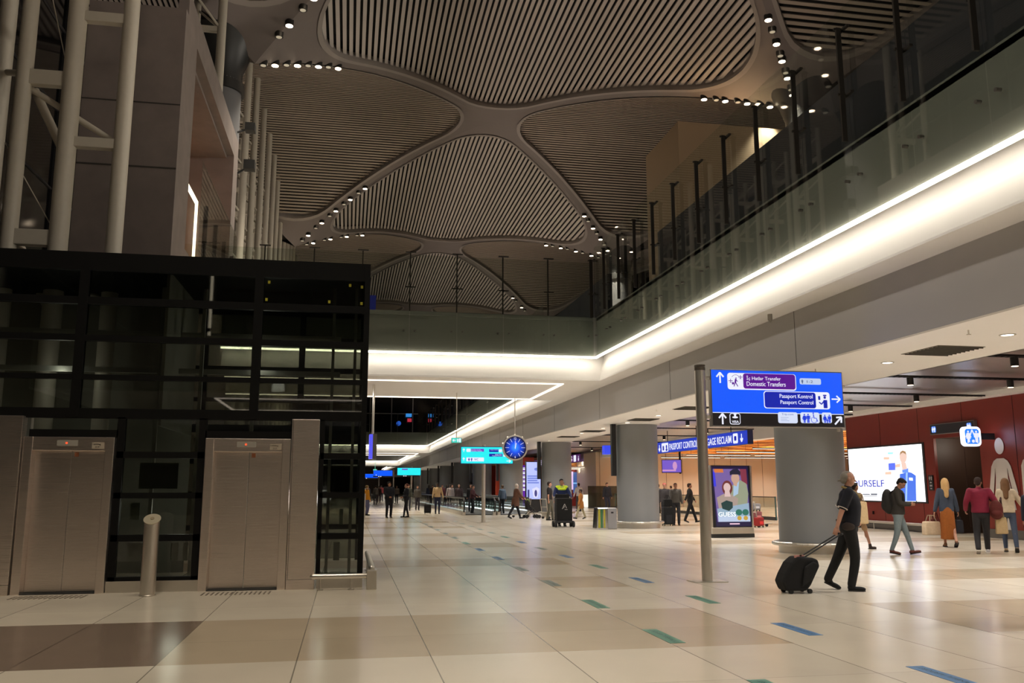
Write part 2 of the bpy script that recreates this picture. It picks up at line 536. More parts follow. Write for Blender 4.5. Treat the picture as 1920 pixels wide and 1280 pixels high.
# lit cove faces
b = MB()
cove_prof = [(8.62, 5.305), (8.66, 5.45), (8.74, 5.75), (8.84, 6.08), (8.92, 6.4), (8.56, 6.4), (8.56, 6.46), (9.2, 6.46), (9.2, 5.35)]
for y0, y1 in ATR:
    ya, yb = y0 - .4, y1 + (.9 if y1 < 220 else 0)
    b.prism(list(reversed(cove_prof)), ya, yb)
struct('trim_1', b, whitep)
b = MB()
for y0, y1 in BRG:
    P = [(y0 + .22, 5.305), (y0 + .26, 5.45), (y0 + .34, 5.75), (y0 + .44, 6.08), (y0 + .52, 6.4), (y0 + .12, 6.4), (y0 + .12, 6.46), (y0 + .8, 6.46), (y0 + .8, 5.37)]
    b.prism(P, -12, 8.9, plane='yz')
struct('trim_2', b, whitep)
# white soffits
b = MB()
for y0, y1 in BRG:
    b.box(-12, 8.62, y0 + .22, y1 - .06, 5.3, 5.36)
b.box(8.62, 9.36, -20, 226, 5.3, 5.34)
b.box(9.36, 12.3, -20, 226, 4.13, 4.2)
b.box(12.25, 12.3, -20, 226, 4.13, 4.7)
struct('ceiling', b, soffm)
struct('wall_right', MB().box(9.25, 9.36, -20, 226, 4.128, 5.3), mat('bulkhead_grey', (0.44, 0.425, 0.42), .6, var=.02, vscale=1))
# bulkhead panel joints
b = MB()
for k in range(30):
    b.box(9.244, 9.25, 2.0 + 7.4 * k, 2.012 + 7.4 * k, 4.13, 5.3)
struct('trim_3', b, mat('joint_shadow_gap', (0.12, 0.11, 0.1), 0.9))
# metal ceiling over the arrivals side
ml = bpy.data.materials.new('metal_ceiling'); ml.use_nodes = True
bb = ml.node_tree.nodes['Principled BSDF']; bb.inputs['Base Color'].default_value = (0.42, 0.40, 0.39, 1); bb.inputs['Metallic'].default_value = 0.7; bb.inputs['Roughness'].default_value = 0.3
tc = ml.node_tree.nodes.new('ShaderNodeTexCoord'); wv = ml.node_tree.nodes.new('ShaderNodeTexWave'); wv.bands_direction = 'X'; wv.inputs['Scale'].default_value = 2.2; wv.inputs['Distortion'].default_value = 0.1
ml.node_tree.links.new(tc.outputs['Object'], wv.inputs[0]); bp = ml.node_tree.nodes.new('ShaderNodeBump'); bp.inputs['Strength'].default_value = .25; ml.node_tree.links.new(wv.outputs[0], bp.inputs['Height']); ml.node_tree.links.new(bp.outputs[0], bb.inputs['Normal'])
struct('ceiling', MB().box(12.3, 20.4, -20, 226, 4.6, 4.66), ml)
b = MB().box(19.9, 20.45, -20, 33.3, 4.45, 4.7)
struct('trim_4', b, soffm)
# beam over the hall opening
struct('trim_5', MB().box(20.0, 20.6, 33.3, 150, 3.95, 4.7), soffm)
# ---- red wall
red = mat('red_panel', s2l(118, 34, 24), 0.38, var=0.05, vscale=1.0)
b = MB()
b.box(20.4, 20.5, -20, 25.5, 0, 4.6); b.box(20.4, 20.5, 27.8, 33.3, 0, 4.6); b.box(20.4, 20.5, 25.5, 27.8, 3.3, 4.6)
struct('wall_right', b, red)
b = MB()
for k in range(24):
    yy = 33.3 - 2.35 * k
    b.box(20.392, 20.4, yy - .012, yy, 0.3, 4.58)
struct('trim_6', b, mat('red_panel_joint', s2l(40, 12, 10), 0.8))
brown = mat('dark_brown_recess', s2l(62, 44, 34), 0.5)
b = MB()
b.box(20.5, 22.6, 27.8, 27.9, 0, 3.3).box(20.5, 22.6, 25.4, 25.5, 0, 3.3).box(22.6, 22.7, 25.4, 27.9, 0, 3.3).box(20.5, 22.7, 25.4, 27.9, 3.3, 3.35)
struct('wall_recess', b, brown)
# ---- passport hall: side wall, back wall, ceiling
beige = mat('beige_wall_panel', s2l(188, 172, 150), 0.55, var=0.03, vscale=.7)
b = MB()
b.box(20.5, 42, 33.2, 33.3, 0, 4.6)
struct('wall_near', b, beige)
b = MB().box(19.5, 42, 68, 68.3, 0, 4.4).box(19.5, 19.8, 68.3, 74, 0, 4.4)
struct('wall_far', b, beige)
b = MB()
for k in range(16):
    b.box(19.8 + 1.4 * k, 19.83 + 1.4 * k, 67.98, 68, 0, 4.4)
struct('trim_7', b, mat('beige_joint', s2l(120, 105, 90), 0.8))
struct('wall_right', MB().box(42, 42.2, 33, 160, 0, 4.6), beige)
wood = bpy.data.materials.new('orange_wood_slats'); wood.use_nodes = True; nt = wood.node_tree; bb = nt.nodes['Principled BSDF']; bb.inputs['Roughness'].default_value = .45
tc = nt.nodes.new('ShaderNodeTexCoord'); mp = nt.nodes.new('ShaderNodeMapping'); mp.inputs['Scale'].default_value = (.35, 1.6, 1)
nz = nt.nodes.new('ShaderNodeTexNoise'); nz.inputs['Scale'].default_value = 1.8; nz.inputs['Detail'].default_value = 6
cr = nt.nodes.new('ShaderNodeValToRGB'); cr.color_ramp.elements[0].position = .35; cr.color_ramp.elements[0].color = (*s2l(160, 92, 32), 1); cr.color_ramp.elements[1].position = .62; cr.color_ramp.elements[1].color = (*s2l(245, 180, 95), 1)
nt.links.new(tc.outputs['Object'], mp.inputs[0]); nt.links.new(mp.outputs[0], nz.inputs['Vector']); nt.links.new(nz.outputs[0], cr.inputs[0]); nt.links.new(cr.outputs[0], bb.inputs['Base Color'])
b = MB().box(20.6, 42, 33.3, 68, 4.3, 4.36)
for k in range(24):
    b.box(20.6, 42, 34 + 1.4 * k, 34.06 + 1.4 * k, 4.24, 4.3)
struct('ceiling', b, wood)
struct('ceiling', MB().box(17.5, 42, 74, 120, 4.3, 4.36), wood)
struct('wall_far', MB().box(16.0, 42, 110, 110.3, 0, 4.4), mat('red_far_wall', s2l(150, 40, 26), 0.5, var=.04))
for y_ in (38, 43, 48, 54, 60, 65):
    for x_ in (23, 28, 34):
        spot((x_, y_, 3.5), 640, 160, NEUT, .5, 1.0)
        spot((x_, y_, 3.3), 260, 165, (1, .87, .70), .5, 1.0, (0, 0, 1))
for x_ in (19.5, 22.0):
    spot((x_, 73.0, 2.9), 260, 150, (1, .8, .52), .3, 1.0, (0, .7, 1)); spot((x_, 72.0, 3.9), 260, 150, NEUT, .3, 1.0, (0, .3, -1))
spot((21, 58, 4.2), 400, 150, NEUT, .4, 1.0)
struct('wall_far', MB().box(18.2, 24, 74.8, 75, 3.3, 4.3), wood)

# ---- outer walls: curtain wall with black night panes
b = MB().box(-12.2, -12, -25, 230, 0, 26)
b.box(-12.2, 45, -25.2, -25, 0, 26)
struct('window_1', b, MB_dark)
b = MB()
for k in range(60):
    b.box(-12.0, -11.9, -20 + 4 * k, -19.9 + 4 * k, 7.5, 26)
for z in (10, 13.3, 16.6, 20, 23.3):
    b.box(-12.0, -11.94, -25, 230, z, z + .06)
struct('trim_8', b, mat('night_mullion', (0.02, 0.02, 0.022), 0.5))
struct('window_2', MB().box(30, 30.2, -25, 230, 7.5, 26), MB_dark)
struct('wall_left', MB().box(-12, -11.8, 19, 230, 0, 5.3), mat('left_wall_grey', (0.16, 0.15, 0.14), 0.6, var=.05))
# far glazed screen on the upper level beyond the second opening
b = MB().box(-12, 8.3, 108, 108.1, 7.5, 24)
struct('window_3', b, MB_dark)
b = MB()
for k in range(8):
    b.box(-10.6 + 2.6 * k, -10.5 + 2.6 * k, 107.9, 108, 7.5, 24)
for z in (10.5, 13.5, 16.5):
    b.box(-12, 8.3, 107.9, 108, z, z + .1)
struct('trim_9', b, mat('far_mullion', (0.16, 0.15, 0.14), 0.5))
struct('wall_end', MB().box(-12, 44, 232, 232.2, 0, 26), mat('end_wall', (0.10, 0.07, 0.05), 0.7))
struct('wall_left', MB().box(8.6, 30, 130, 130.2, 7.5, 26), MB_dark)
# dark partition and beige core box on the upper right
b = MB().box(11.0, 11.2, 4, 29.6, 7.5, 10.9).box(11.0, 11.2, 36, 104, 7.5, 10.9)
struct('wall_upper', b, mat('dark_blue_grey_partition', (0.016, 0.019, 0.027), 0.45))
struct('wall_core', MB().box(14, 22.5, 34.7, 39.0, 7.5, 17.7), mat('warm_beige_core', (0.33, 0.24, 0.15), 0.8, var=.05, vscale=.5))

# ---- the vaulted roof of slatted petals
CX, AX, Y0R, BY = 7.5, 11.6, 33.4, 13.5
def fold(v, c, h):
    """distance from the nearest junction line, 0 there and 1 on the column line"""
    q = ((v - c) / h) % 2.0
    return q if q <= 1 else 2 - q
def zr(x, y, typ='R'):
    a, b_ = fold(x, CX, AX), fold(y, Y0R + BY, BY)
    d = a * a if typ == 'A' else (b_ * b_ if typ == 'B' else a * b_)
    return 22.4 - 4.3 * d
def hole(hx, hy, rA, rB, dins=0.42):
    """rounded diamond: list of radius per angle (in plan), corner order +x +y -x -y; rA radius at x corners, rB at y corners"""
    cs = [Vector((hx, 0)), Vector((0, hy)), Vector((-hx, 0)), Vector((0, -hy))]
    L = math.hypot(hx, hy)
    sc = 1 - dins / (hx * hy / L)
    cs = [c * sc for c in cs]
    pts = []
    for i in range(4):
        p, c, n = cs[i - 1], cs[i], cs[(i + 1) % 4]
        r = rA if i % 2 == 0 else rB
        a = (p - c).normalized(); d = (n - c).normalized()
        half = math.acos(max(-1, min(1, a.dot(d)))) / 2
        t = r / math.tan(half)
        cen = c + (a + d).normalized() * (r / math.sin(half))
        s = c + a * t; e = c + d * t
        a0 = math.atan2(s.y - cen.y, s.x - cen.x); a1 = math.atan2(e.y - cen.y, e.x - cen.x)
        while a1 < a0: a1 += 2 * PI
        if a1 - a0 > PI: a0 += 2 * PI; a0, a1 = a0, a1
        for k in range(13):
            q = a0 + (a1 - a0) * k / 12
            pts.append(Vector((cen.x + r * math.cos(q), cen.y + r * math.sin(q))))
    return pts
def raycast(poly, ang):
    d = Vector((math.cos(ang), math.sin(ang))); best = None
    n = len(poly)
    for i in range(n):
        a, b_ = poly[i], poly[(i + 1) % n]; e = b_ - a
        den = d.x * e.y - d.y * e.x
        if abs(den) < 1e-9: continue
        t = (a.x * e.y - a.y * e.x) / den; u = (a.x * d.y - a.y * d.x) / den
        if t > 0 and -1e-6 <= u <= 1 + 1e-6:
            best = t if best is None else max(best, t)
    return best
rib_m = mat('rib_bronze_grey', (0.15, 0.125, 0.115), 0.55, var=.05, vscale=.4)
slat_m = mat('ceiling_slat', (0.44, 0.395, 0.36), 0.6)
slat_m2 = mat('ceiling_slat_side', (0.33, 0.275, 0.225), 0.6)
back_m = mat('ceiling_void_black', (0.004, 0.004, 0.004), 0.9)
lip_m = mat('rib_lip', (0.24, 0.21, 0.19), 0.45)
def petal(cx, cy, typ):
    poly = hole(AX, BY, 6.0, 2.4) if typ == 'A' else hole(AX, BY, 3.6, 3.0)
    dia = [Vector((AX, 0)), Vector((0, BY)), Vector((-AX, 0)), Vector((0, -BY))]
    N = 128
    b = MB(); rows = 4
    base = len(b.v)
    inner = []
    for k in range(N):
        a = 2 * PI * k / N
        ri = raycast(poly, a); ro = raycast(dia, a)
        c, s_ = math.cos(a), math.sin(a)
        inner.append((ri * c, ri * s_))
        for j in range(rows + 1):
            r = ro + (ri - ro) * j / rows
            x, y_ = cx + r * c, cy + r * s_
            b.v.append((x, y_, zr(x, y_, typ)))
        x, y_ = cx + ri * c, cy + ri * s_
        b.v.append((x, y_, zr(x, y_, typ) + .45))
    st = rows + 2
    for k in range(N):
        k2 = (k + 1) % N
        for j in range(rows + 1):
            b.f.append((k * st + j, k * st + j + 1, k2 * st + j + 1, k2 * st + j)); b.m.append(0 if j < rows else 1)
    # thin raised lip around the opening
    i = len(b.v)
    for (x, y_) in inner:
        for (q, dz) in ((1.012, -.05), (.992, -.05), (.992, .1)):
            X, Y = cx + x * q, cy + y_ * q
            b.v.append((X, Y, zr(X, Y, typ) + dz))
    for k in range(N):
        k2 = (k + 1) % N
        for j in range(2):
            b.f.append((i + k * 3 + j, i + k * 3 + j + 1, i + k2 * 3 + j + 1, i + k2 * 3 + j)); b.m.append(1)
    struct('ceiling', b, [rib_m, lip_m], smooth=False)
    # slats
    b = MB()
    pit, wd, th = 0.27, (0.155 if typ == 'A' else .135), (0.07 if typ == 'A' else .03)
    hx = max(p.x for p in poly); hy = max(p.y for p in poly)
    ext, run = (hx, hy) if typ == 'A' else (hy, hx)
    n = int(2 * ext / pit)
    for k in range(n + 1):
        t = -ext + pit * (k + .5)
        # crossing of the line with the polygon
        hit = []
        m_ = len(poly)
        for i in range(m_):
            p, q = poly[i], poly[(i + 1) % m_]
            if typ == 'B': p, q = Vector((p.y, p.x)), Vector((q.y, q.x))
            if (p.x - t) * (q.x - t) < 0:
                hit.append(p.y + (q.y - p.y) * (t - p.x) / (q.x - p.x))
        if len(hit) < 2: continue
        l0, l1 = min(hit) - .1, max(hit) + .1
        seg = max(2, int((l1 - l0) / 1.6))
        i0 = len(b.v)
        for s_ in range(seg + 1):
            v = l0 + (l1 - l0) * s_ / seg
            for e, dz in ((-wd / 2, .25), (wd / 2, .25), (wd / 2, .25 + th), (-wd / 2, .25 + th)):
                X, Y = (cx + t + e, cy + v) if typ == 'A' else (cx + v, cy + t + e)
                b.v.append((X, Y, zr(X, Y, typ) + dz))
        for s_ in range(seg):
            for e in range(4):
                e2 = (e + 1) % 4
                b.f.append((i0 + s_ * 4 + e, i0 + s_ * 4 + e2, i0 + (s_ + 1) * 4 + e2, i0 + (s_ + 1) * 4 + e)); b.m.append(0)
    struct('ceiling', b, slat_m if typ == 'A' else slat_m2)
    # black void above
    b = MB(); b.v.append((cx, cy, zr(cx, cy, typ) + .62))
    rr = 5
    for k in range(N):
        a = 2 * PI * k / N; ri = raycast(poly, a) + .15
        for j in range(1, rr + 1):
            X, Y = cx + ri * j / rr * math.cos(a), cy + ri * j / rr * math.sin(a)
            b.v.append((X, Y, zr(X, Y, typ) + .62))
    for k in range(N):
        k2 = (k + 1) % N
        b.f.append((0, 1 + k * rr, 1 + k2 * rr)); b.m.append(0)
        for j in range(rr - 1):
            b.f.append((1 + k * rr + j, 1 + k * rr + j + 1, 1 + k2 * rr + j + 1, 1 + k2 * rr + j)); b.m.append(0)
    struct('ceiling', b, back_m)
for k in range(-1, 4):
    petal(CX, Y0R + 27 * k, 'A')
petal(CX + 23.2, 33.4, 'A'); petal(CX + 23.2, 6.4, 'A'); petal(CX - 23.2, 33.4, 'A'); petal(CX - 23.2, 6.4, 'A')
for k in range(-1, 4):
    for s_ in (-1, 1):
        petal(CX + s_ * AX, 46.9 + 27 * k, 'B')
# plain roof deck above everything so no daylight leaks in
struct('ceiling', MB().box(-30, 45, -25, 232, 25.2, 25.4), back_m)
# concrete core behind the lifts
b = MB()
b.box(-6.4, -4.2, 20.7, 21.0, 0, 13.1)
b.box(-4.45, -4.2, 21.0, 22.3, 0, 13.75)
b.box(-4.45, -4.2, 22.3, 30.9, 12.9, 13.75)
b.box(-5.7, -4.2, 29.9, 30.9, 0, 12.9)
b.box(-4.45, -4.2, 22.3, 29.9, 0, 7.5)
b.box(-6.4, -6.2, 21.0, 30.9, 0, 13.1); b.box(-6.4, -5.7, 30.7, 30.9, 0, 13.1); b.box(-6.4, -4.45, 21.0, 30.9, 12.8, 13.0); b.box(-6.4, -4.45, 21.0, 30.9, 7.4, 7.5)
struct('wall_left', b, concrete)
struct('wall_inner', MB().box(-5.8, -5.7, 24.5, 30.7, 7.5, 12.8), mat('orange_timber_lining', s2l(205, 115, 35), 0.5, var=.08, vscale=1.5))
b = MB()
b.box(-6.4, -4.2, 20.68, 20.7, 9.0, 9.03).box(-6.4, -4.2, 20.68, 20.7, 10.6, 10.62)
struct('trim_10', b, mat('concrete_joint', (0.05, 0.045, 0.04), .9))
spot((-5.1, 26, 12.5), 22, 120, (1, .75, .5), .2)
# tactile strips are in the objects below; steel skirting along the red wall
struct('baseboard_right', MB().box(20.3, 20.4, -20, 25.5, 0, .28).box(20.3, 20.4, 27.8, 33.3, 0, .28), mat('skirting_grey', (0.09, 0.08, 0.07), .5))
# ================================================================== LAMPS BUILT INTO THE PLACE
cove_e = emit('cove_lamp', (255, 244, 226), 18)
line_e = emit('line_lamp', (255, 238, 215), 3.5)
# cove strips
for i, (y0, y1) in enumerate(ATR):
    n = ['first', 'second', 'third', 'fourth'][i]
    tag(MB().box(8.43, 8.49, y0 + .1, y1, 6.07, 6.13).build('cove_light', cove_e), 'warm white cove light running along the right balcony edge, %s opening from the camera' % n, 'light', 'cove lights under the balcony edges')
for i, (y0, y1) in enumerate(BRG):
    n = ['bridge behind the viewpoint', 'nearest bridge', 'second bridge', 'third bridge'][i]
    tag(MB().box(-12, 8.42, y0 + .03, y0 + .09, 6.07, 6.13).build('cove_light', cove_e), 'warm white cove light under the cross balcony of the %s' % n, 'light', 'cove lights under the balcony edges')
# light lines set into the bridge soffits
def rectline(y0, y1, x0, x1, lab):
    b = MB()
    b.box(x0, x1, y0, y0 + .1, 5.27, 5.3).box(x0, x1, y1 - .1, y1, 5.27, 5.3)
    b.box(x1 - .1, x1, y0 + .1, y1 - .1, 5.27, 5.3).box(x0, x0 + .1, y0 + .1, y1 - .1, 5.27, 5.3)
    tag(b.build('linear_ceiling_light', line_e), lab, 'light', 'rectangular light lines in the bridge soffits')
rectline(30.45, 36.15, -11.5, 7.58, 'thin rectangular line of light set in the white soffit of the nearest bridge')
rectline(-14.2, -8.4, -5.6, 7.58, 'thin rectangular line of light in the soffit behind the viewpoint')
rectline(97.0, 103.0, -11.5, 7.58, 'thin rectangular line of light in the soffit of the second bridge')
# recessed downlights
dl_e = emit('downlight_lens', (255, 240, 220), 6)
rim = mat('downlight_rim', (0.55, 0.52, 0.48), .4)
t0 = None
ys = [5.6, 9.2, 12.67, 16.03, 19.32, 22.9, 26.2, 29.65, 33.2, 36.6, 40.14, 47, 54, 61, 68, 76]
for i, yy in enumerate(ys):
    lab = '%s round recessed downlight in the flat white ceiling beside the column row' % ORD[i]
    if t0 is None:
        t0 = thing('recessed_downlight', lab, 'light', (10.85, yy, 4.13), 0, 'recessed downlights in the white ceiling')
        MB().lathe([(.13, 0), (.13, -.012), (.1, -.012), (.095, .0)], (0, 0, 0), 20).build('rim', rim, t0)
        MB().tube((0, 0, -.008), (0, 0, -.001), .096, .096, 20).build('lens', dl_e, t0)
    else:
        dup(t0, (10.85, yy, 4.13), 0, lab)
# ceiling vents in the white ceiling
vent_m = mat('vent_grey', (0.17, 0.155, 0.13), .6)
t0 = None
for i, yy in enumerate([14.4, 26.6, 31.5, 38.5, 43.0]):
    lab = '%s grey rectangular air vent in the white ceiling beside the column row' % ORD[i]
    if t0 is None:
        t0 = thing('ceiling_vent', lab, 'vent', (10.9, yy, 4.13), 0, 'air vents in the white ceiling')
        MB().box(-.48, .48, -.55, .55, -.01, 0).build('backing', vent_m, t0)
        b = MB()
        for k in range(9):
            b.box(-.46, .46, -.52 + .12 * k, -.5 + .12 * k, -.03, -.01)
        b.build('louvres', mat('vent_dark', (0.07, 0.065, 0.055), .6), t0)
    else:
        dup(t0, (10.9, yy, 4.13), 0, lab)
# sprinklers
t0 = None
for i, (xx, yy) in enumerate([(9.9, 12.4), (9.9, 17.2), (9.9, 22.0), (9.9, 27.2)]):
    lab = '%s small sprinkler hanging under the white ceiling edge' % ORD[i]
    if t0 is None:
        t0 = tag(MB().tube((0, 0, 0), (0, 0, -.07), .012, .012, 8).tube((0, 0, -.07), (0, 0, -.078), .035, .035, 10).build('sprinkler', steel), lab, 'sprinkler', 'sprinklers under the white ceiling')
        t0.location = (xx, yy, 4.13)
    else:
        dup(t0, (xx, yy, 4.13), 0, lab)
tag(MB().tube((8.9, 17.2, 5.3), (8.9, 17.2, 5.17), .05, .05, 14).tube((8.9, 17.2, 5.17), (8.9, 17.2, 5.12), .045, .01, 14).build('cctv_camera', mat('cctv_grey', (.35, .32, .28), .4)), 'small grey dome camera under the balcony soffit above the blue wayfinding sign', 'camera')
# black trays and cylinder downlights under the metal ceiling
tray = None; cyl = None; ci = 0
for i, yy in enumerate([13.0, 16.8, 20.5, 24.5, 28.2, 32.0, 36.0, 41.0, 47.0, 54, 62]):
    lab = '%s black cable tray crossing under the grey metal ceiling' % ORD[i]
    if tray is None:
        b = MB().box(-3.9, 3.9, -.08, -.06, -.05, 0).box(-3.9, 3.9, .06, .08, -.05, 0)
        for k in range(52):
            b.box(-3.9 + .15 * k, -3.87 + .15 * k, -.06, .06, -.05, -.04)
        tray = tag(b.build('cable_tray', blackp), lab, 'cable tray', 'cable trays under the metal ceiling')
        tray.location = (16.2, yy, 4.5)
    else:
        dup(tray, (16.2, yy, 4.5), 0, lab)
    for xx in (14.5, 17.5):
        lab = '%s black cylinder downlight under the metal ceiling, %s row' % (ORD[i], 'left' if xx < 15 else 'right')
        if cyl is None:
            cyl = thing('cylinder_downlight', lab, 'light', (xx, yy, 4.45), 0, 'black cylinder downlights under the metal ceiling')
            MB().tube((0, 0, 0), (0, 0, -.2), .085, .085, 20).build('housing', blackp, cyl)
            MB().tube((0, 0, -.2), (0, 0, -.208), .07, .07, 20).build('lens', emit('cyl_lens', (255, 225, 190), 5), cyl)
        else:
            dup(cyl, (xx, yy, 4.45), 0, lab)
# linear pendants in the passport hall
lin = None
rows_ = [('front', 42.0), ('second', 46.5), ('third', 51.0), ('rear', 55.5)]
for rn, yy in rows_:
    for k, xx in enumerate((22.5, 27.0, 31.5, 36.0)):
        lab = 'long white linear pendant light in the passport hall, %s row, %s from the hall entrance' % (rn, ['first', 'second', 'third', 'fourth'][k])
        if lin is None:
            lin = thing('linear_pendant_light', lab, 'light', (xx, yy, 3.55), 0, 'linear pendants in the passport hall')
            MB().box(-2.1, 2.1, -.05, .05, 0, .06).build('housing', blackp, lin)
            MB().box(-2.08, 2.08, -.045, .045, -.012, 0).build('diffuser', line_e, lin)
            for sx in (-1.8, 1.8):
                MB().tube((sx, 0, .06), (sx, 0, .7), .008, .008, 6).build('suspension_wire', blackp, lin)
        else:
            dup(lin, (xx, yy, 3.55), 0, lab)
for k, yy in enumerate((71.5, 72.5, 73.5)):
    dup(lin, (20.2, yy, 3.25 - .06 * k), 0, '%s long white linear pendant light in the far red hall' % ['first', 'second', 'third'][k], 'linear pendants in the far red hall')

# roof spotlights along the ribs by the column heads
sp0 = None
lampbody = mat('spotlight_black', (0.012, 0.011, 0.01), .5)
sp_e = emit('spot_lens', (255, 228, 195), 14)
def roofspots(coly, side, sgn, us, desc, real=True):
    """along the rib that leaves the column (side -1/+1 in x) toward the junction in direction sgn in y"""
    global sp0
    colx = CX + side * AX
    for i, u in enumerate(us):
        x = colx - side * AX * u; y = coly + sgn * BY * u
        z = zr(x, y)
        lab = '%s bright spotlight on the roof rib %s' % (['lowest', 'second lowest', 'third lowest', 'fourth lowest', 'fifth lowest', 'sixth lowest'][i], desc)
        if sp0 is None:
            sp0 = thing('roof_spotlight', lab, 'spotlight', (x, y, z), 0, 'spotlights on the roof ribs')
            MB().tube((0, 0, .1), (0, 0, -.12), .17, .16, 20).build('housing', lampbody, sp0)
            MB().tube((0, 0, -.12), (0, 0, -.135), .135, .135, 20).build('lens', sp_e, sp0)
        else:
            dup(sp0, (x, y, z), 0, lab)
        # its unlit twin beside it
        tw = 'unlit spotlight by the %s bright one %s' % (['lowest', 'second lowest', 'third lowest', 'fourth lowest', 'fifth lowest', 'sixth lowest'][i], desc)
        ux = x + side * AX * .035; uy = y - sgn * BY * .035
        global tw0
        if tw0 is None:
            tw0 = thing('roof_spotlight', tw, 'spotlight', (ux, uy, zr(ux, uy)), 0, 'spotlights on the roof ribs')
            MB().tube((0, 0, .1), (0, 0, -.1), .17, .16, 20).build('housing', lampbody, tw0)
            MB().tube((0, 0, -.1), (0, 0, -.11), .11, .11, 20).build('lens', mat('dim_lens', (.4, .38, .33), .3, emis=(1, .85, .6), es=.3), tw0)
        else:
            dup(tw0, (ux, uy, zr(ux, uy)), 0, tw)
        if real:
            spot((x, y, z - .3), 1500 if y < 38 else 2600, 80, (1, .88, .72), .12, .7, (-.0, -.0, -1))
tw0 = None
roofspots(33.4, -1, 1, (.06, .13, .2, .27), 'left of the near vault')
roofspots(33.4, 1, 1, (.07, .13, .19, .25), 'right of the near vault')
roofspots(33.4, 1, -1, (.05, .10, .15, .2, .27), 'at the top right above the balcony')
roofspots(33.4, -1, -1, (.12, .2, .3), 'at the top left corner')
roofspots(60.4, -1, -1, (.08, .16, .24, .32, .4), 'left of the second vault')
roofspots(60.4, 1, -1, (.08, .15, .22, .30), 'right of the second vault')
roofspots(60.4, -1, 1, (.1, .2, .3, .4), 'left behind the second vault')
roofspots(60.4, 1, 1, (.12, .2, .28, .36), 'right behind the second vault')
roofspots(87.4, 1, -1, (.1, .2, .3), 'right of the third vault')
roofspots(6.4, -1, 1, (.1, .25, .4), 'over the viewpoint on the left'); roofspots(6.4, 1, 1, (.2, .4), 'over the viewpoint on the right'); roofspots(6.4, -1, -1, (.1, .25, .4), 'behind the viewpoint on the left'); roofspots(6.4, 1, -1, (.2, .4), 'behind the viewpoint on the right')

# ================================================================== COLUMNS
colm = mat('column_grey', (0.215, 0.22, 0.228), 0.45, var=.03, vscale=2)
c0 = None
for i, yy in enumerate([20.6, 34.2] + [48.3 + 14.0 * k for k in range(8)]):
    lab = '%s big round grey column in the row along the concourse, steel bumper rail round its foot' % ORD[i]
    if c0 is None:
        c0 = thing('round_column', lab, 'column', (11.55, yy, 0), 0, 'round columns along the concourse')
        MB().tube((0, 0, .02), (0, 0, 4.13), .84, .84, 48).build('shaft', colm, c0, smooth=True)
        MB().lathe([(.86, 0), (.86, .17), (.84, .17)], seg=48).build('skirt', steel, c0, smooth=True)
        b = MB()
        n = 48
        for k in range(n):
            a, a2 = 2 * PI * k / n, 2 * PI * (k + 1) / n
            b.tube((.98 * math.cos(a), .98 * math.sin(a), .22), (.98 * math.cos(a2), .98 * math.sin(a2), .22), .05, .05, 10)
        b.build('bumper_rail', steel, c0, smooth=True)
        b = MB()
        for k in range(10):
            a = 2 * PI * k / 10
            b.tube((.83 * math.cos(a), .83 * math.sin(a), .2), (.98 * math.cos(a), .98 * math.sin(a), .2), .018, .018, 8)
        b.build('rail_bracket', steel, c0)
        MB().lathe([(.84, 4.1), (.95, 4.1), (.95, 4.128), (.84, 4.128)], seg=48).build('ceiling_collar', soffm, c0)
    else:
        dup(c0, (11.55, yy, 0), 0, lab)
for i, yy in enumerate([34.2] + [48.3 + 14.0 * k for k in range(6)]):
    tag(MB().box(10.42, 10.6, yy - .26, yy - .04, 2.05, 4.12).build('banner_screen', blackp, bevel=.01), '%s tall black double-sided screen hanging at the left of a concourse column' % ORD[i], 'screen', 'black screens hanging by the columns')
# upper level round columns under the roof
u0 = None
for i, (x, yy, d) in enumerate([(-5.35, 33.4, 'grey round roof column behind the concrete core at the upper left'), (CX + AX + .3, 33.4, 'grey round roof column behind the right balcony glass, near vault'), (CX + AX + .3, 60.4, 'grey round roof column behind the right balcony glass, second vault'), (-7.4, 60.4, 'grey round roof column behind the row of white trusses')]):
    if u0 is None:
        u0 = thing('roof_column', d, 'column', (x, yy, 0), 0, 'round columns carrying the roof')
        MB().tube((0, 0, 7.5), (0, 0, 17.6), .8, .8, 36).build('shaft', mat('roof_column_grey', (.13, .13, .135), .5), u0, smooth=True)
        MB().lathe([(.81, 16.7), (.9, 16.7), (.9, 17.1), (.8, 17.12), (.82, 17.6), (1.1, 18.4), (1.5, 19.0)], seg=36).build('collar', darkmetal, u0, smooth=True)
    else:
        dup(u0, (x, yy, 0), 0, d)

# ================================================================== WHITE LATTICE TRUSSES
def truss(name_lab, ch, z0, z1, rungs, r, lab, thin=True):
    """ch: plan positions of three chords"""
    t = thing('lattice_truss', lab, 'truss', (ch[0][0], ch[0][1], 0), 0, 'white lattice trusses of the curtain wall')
    ox, oy = ch[0]
    c = [(a - ox, b_ - oy) for a, b_ in ch]
    for i, (a, b_) in enumerate(c):
        MB().tube((a, b_, z0), (a, b_, z1), r * (1 if i == 0 else .85), None, 20).build('chord', truss_m, t, smooth=True)
    for pr, zs in rungs:
        (a, b_), (a2, b2) = c[pr[0]], c[pr[1]]
        for z in zs:
            d = Vector((a2 - a, b2 - b_, 0)).normalized(); n = Vector((-d.y, d.x, 0)) * .07
            p, q = Vector((a, b_, z)), Vector((a2, b2, z))
            m = MB()
            vs = []
            for e in (p - n, p + n, q + n, q - n):
                vs.append((e.x, e.y, z - .11))
            for e in (p - n, p + n, q + n, q - n):
                vs.append((e.x, e.y, z + .11))
            m.v = vs; m.f = [(0, 3, 2, 1), (4, 5, 6, 7), (0, 1, 5, 4), (1, 2, 6, 5), (2, 3, 7, 6), (3, 0, 4, 7)]; m.m = [0] * 6
            m.build('rung', truss_m, t)
    return t
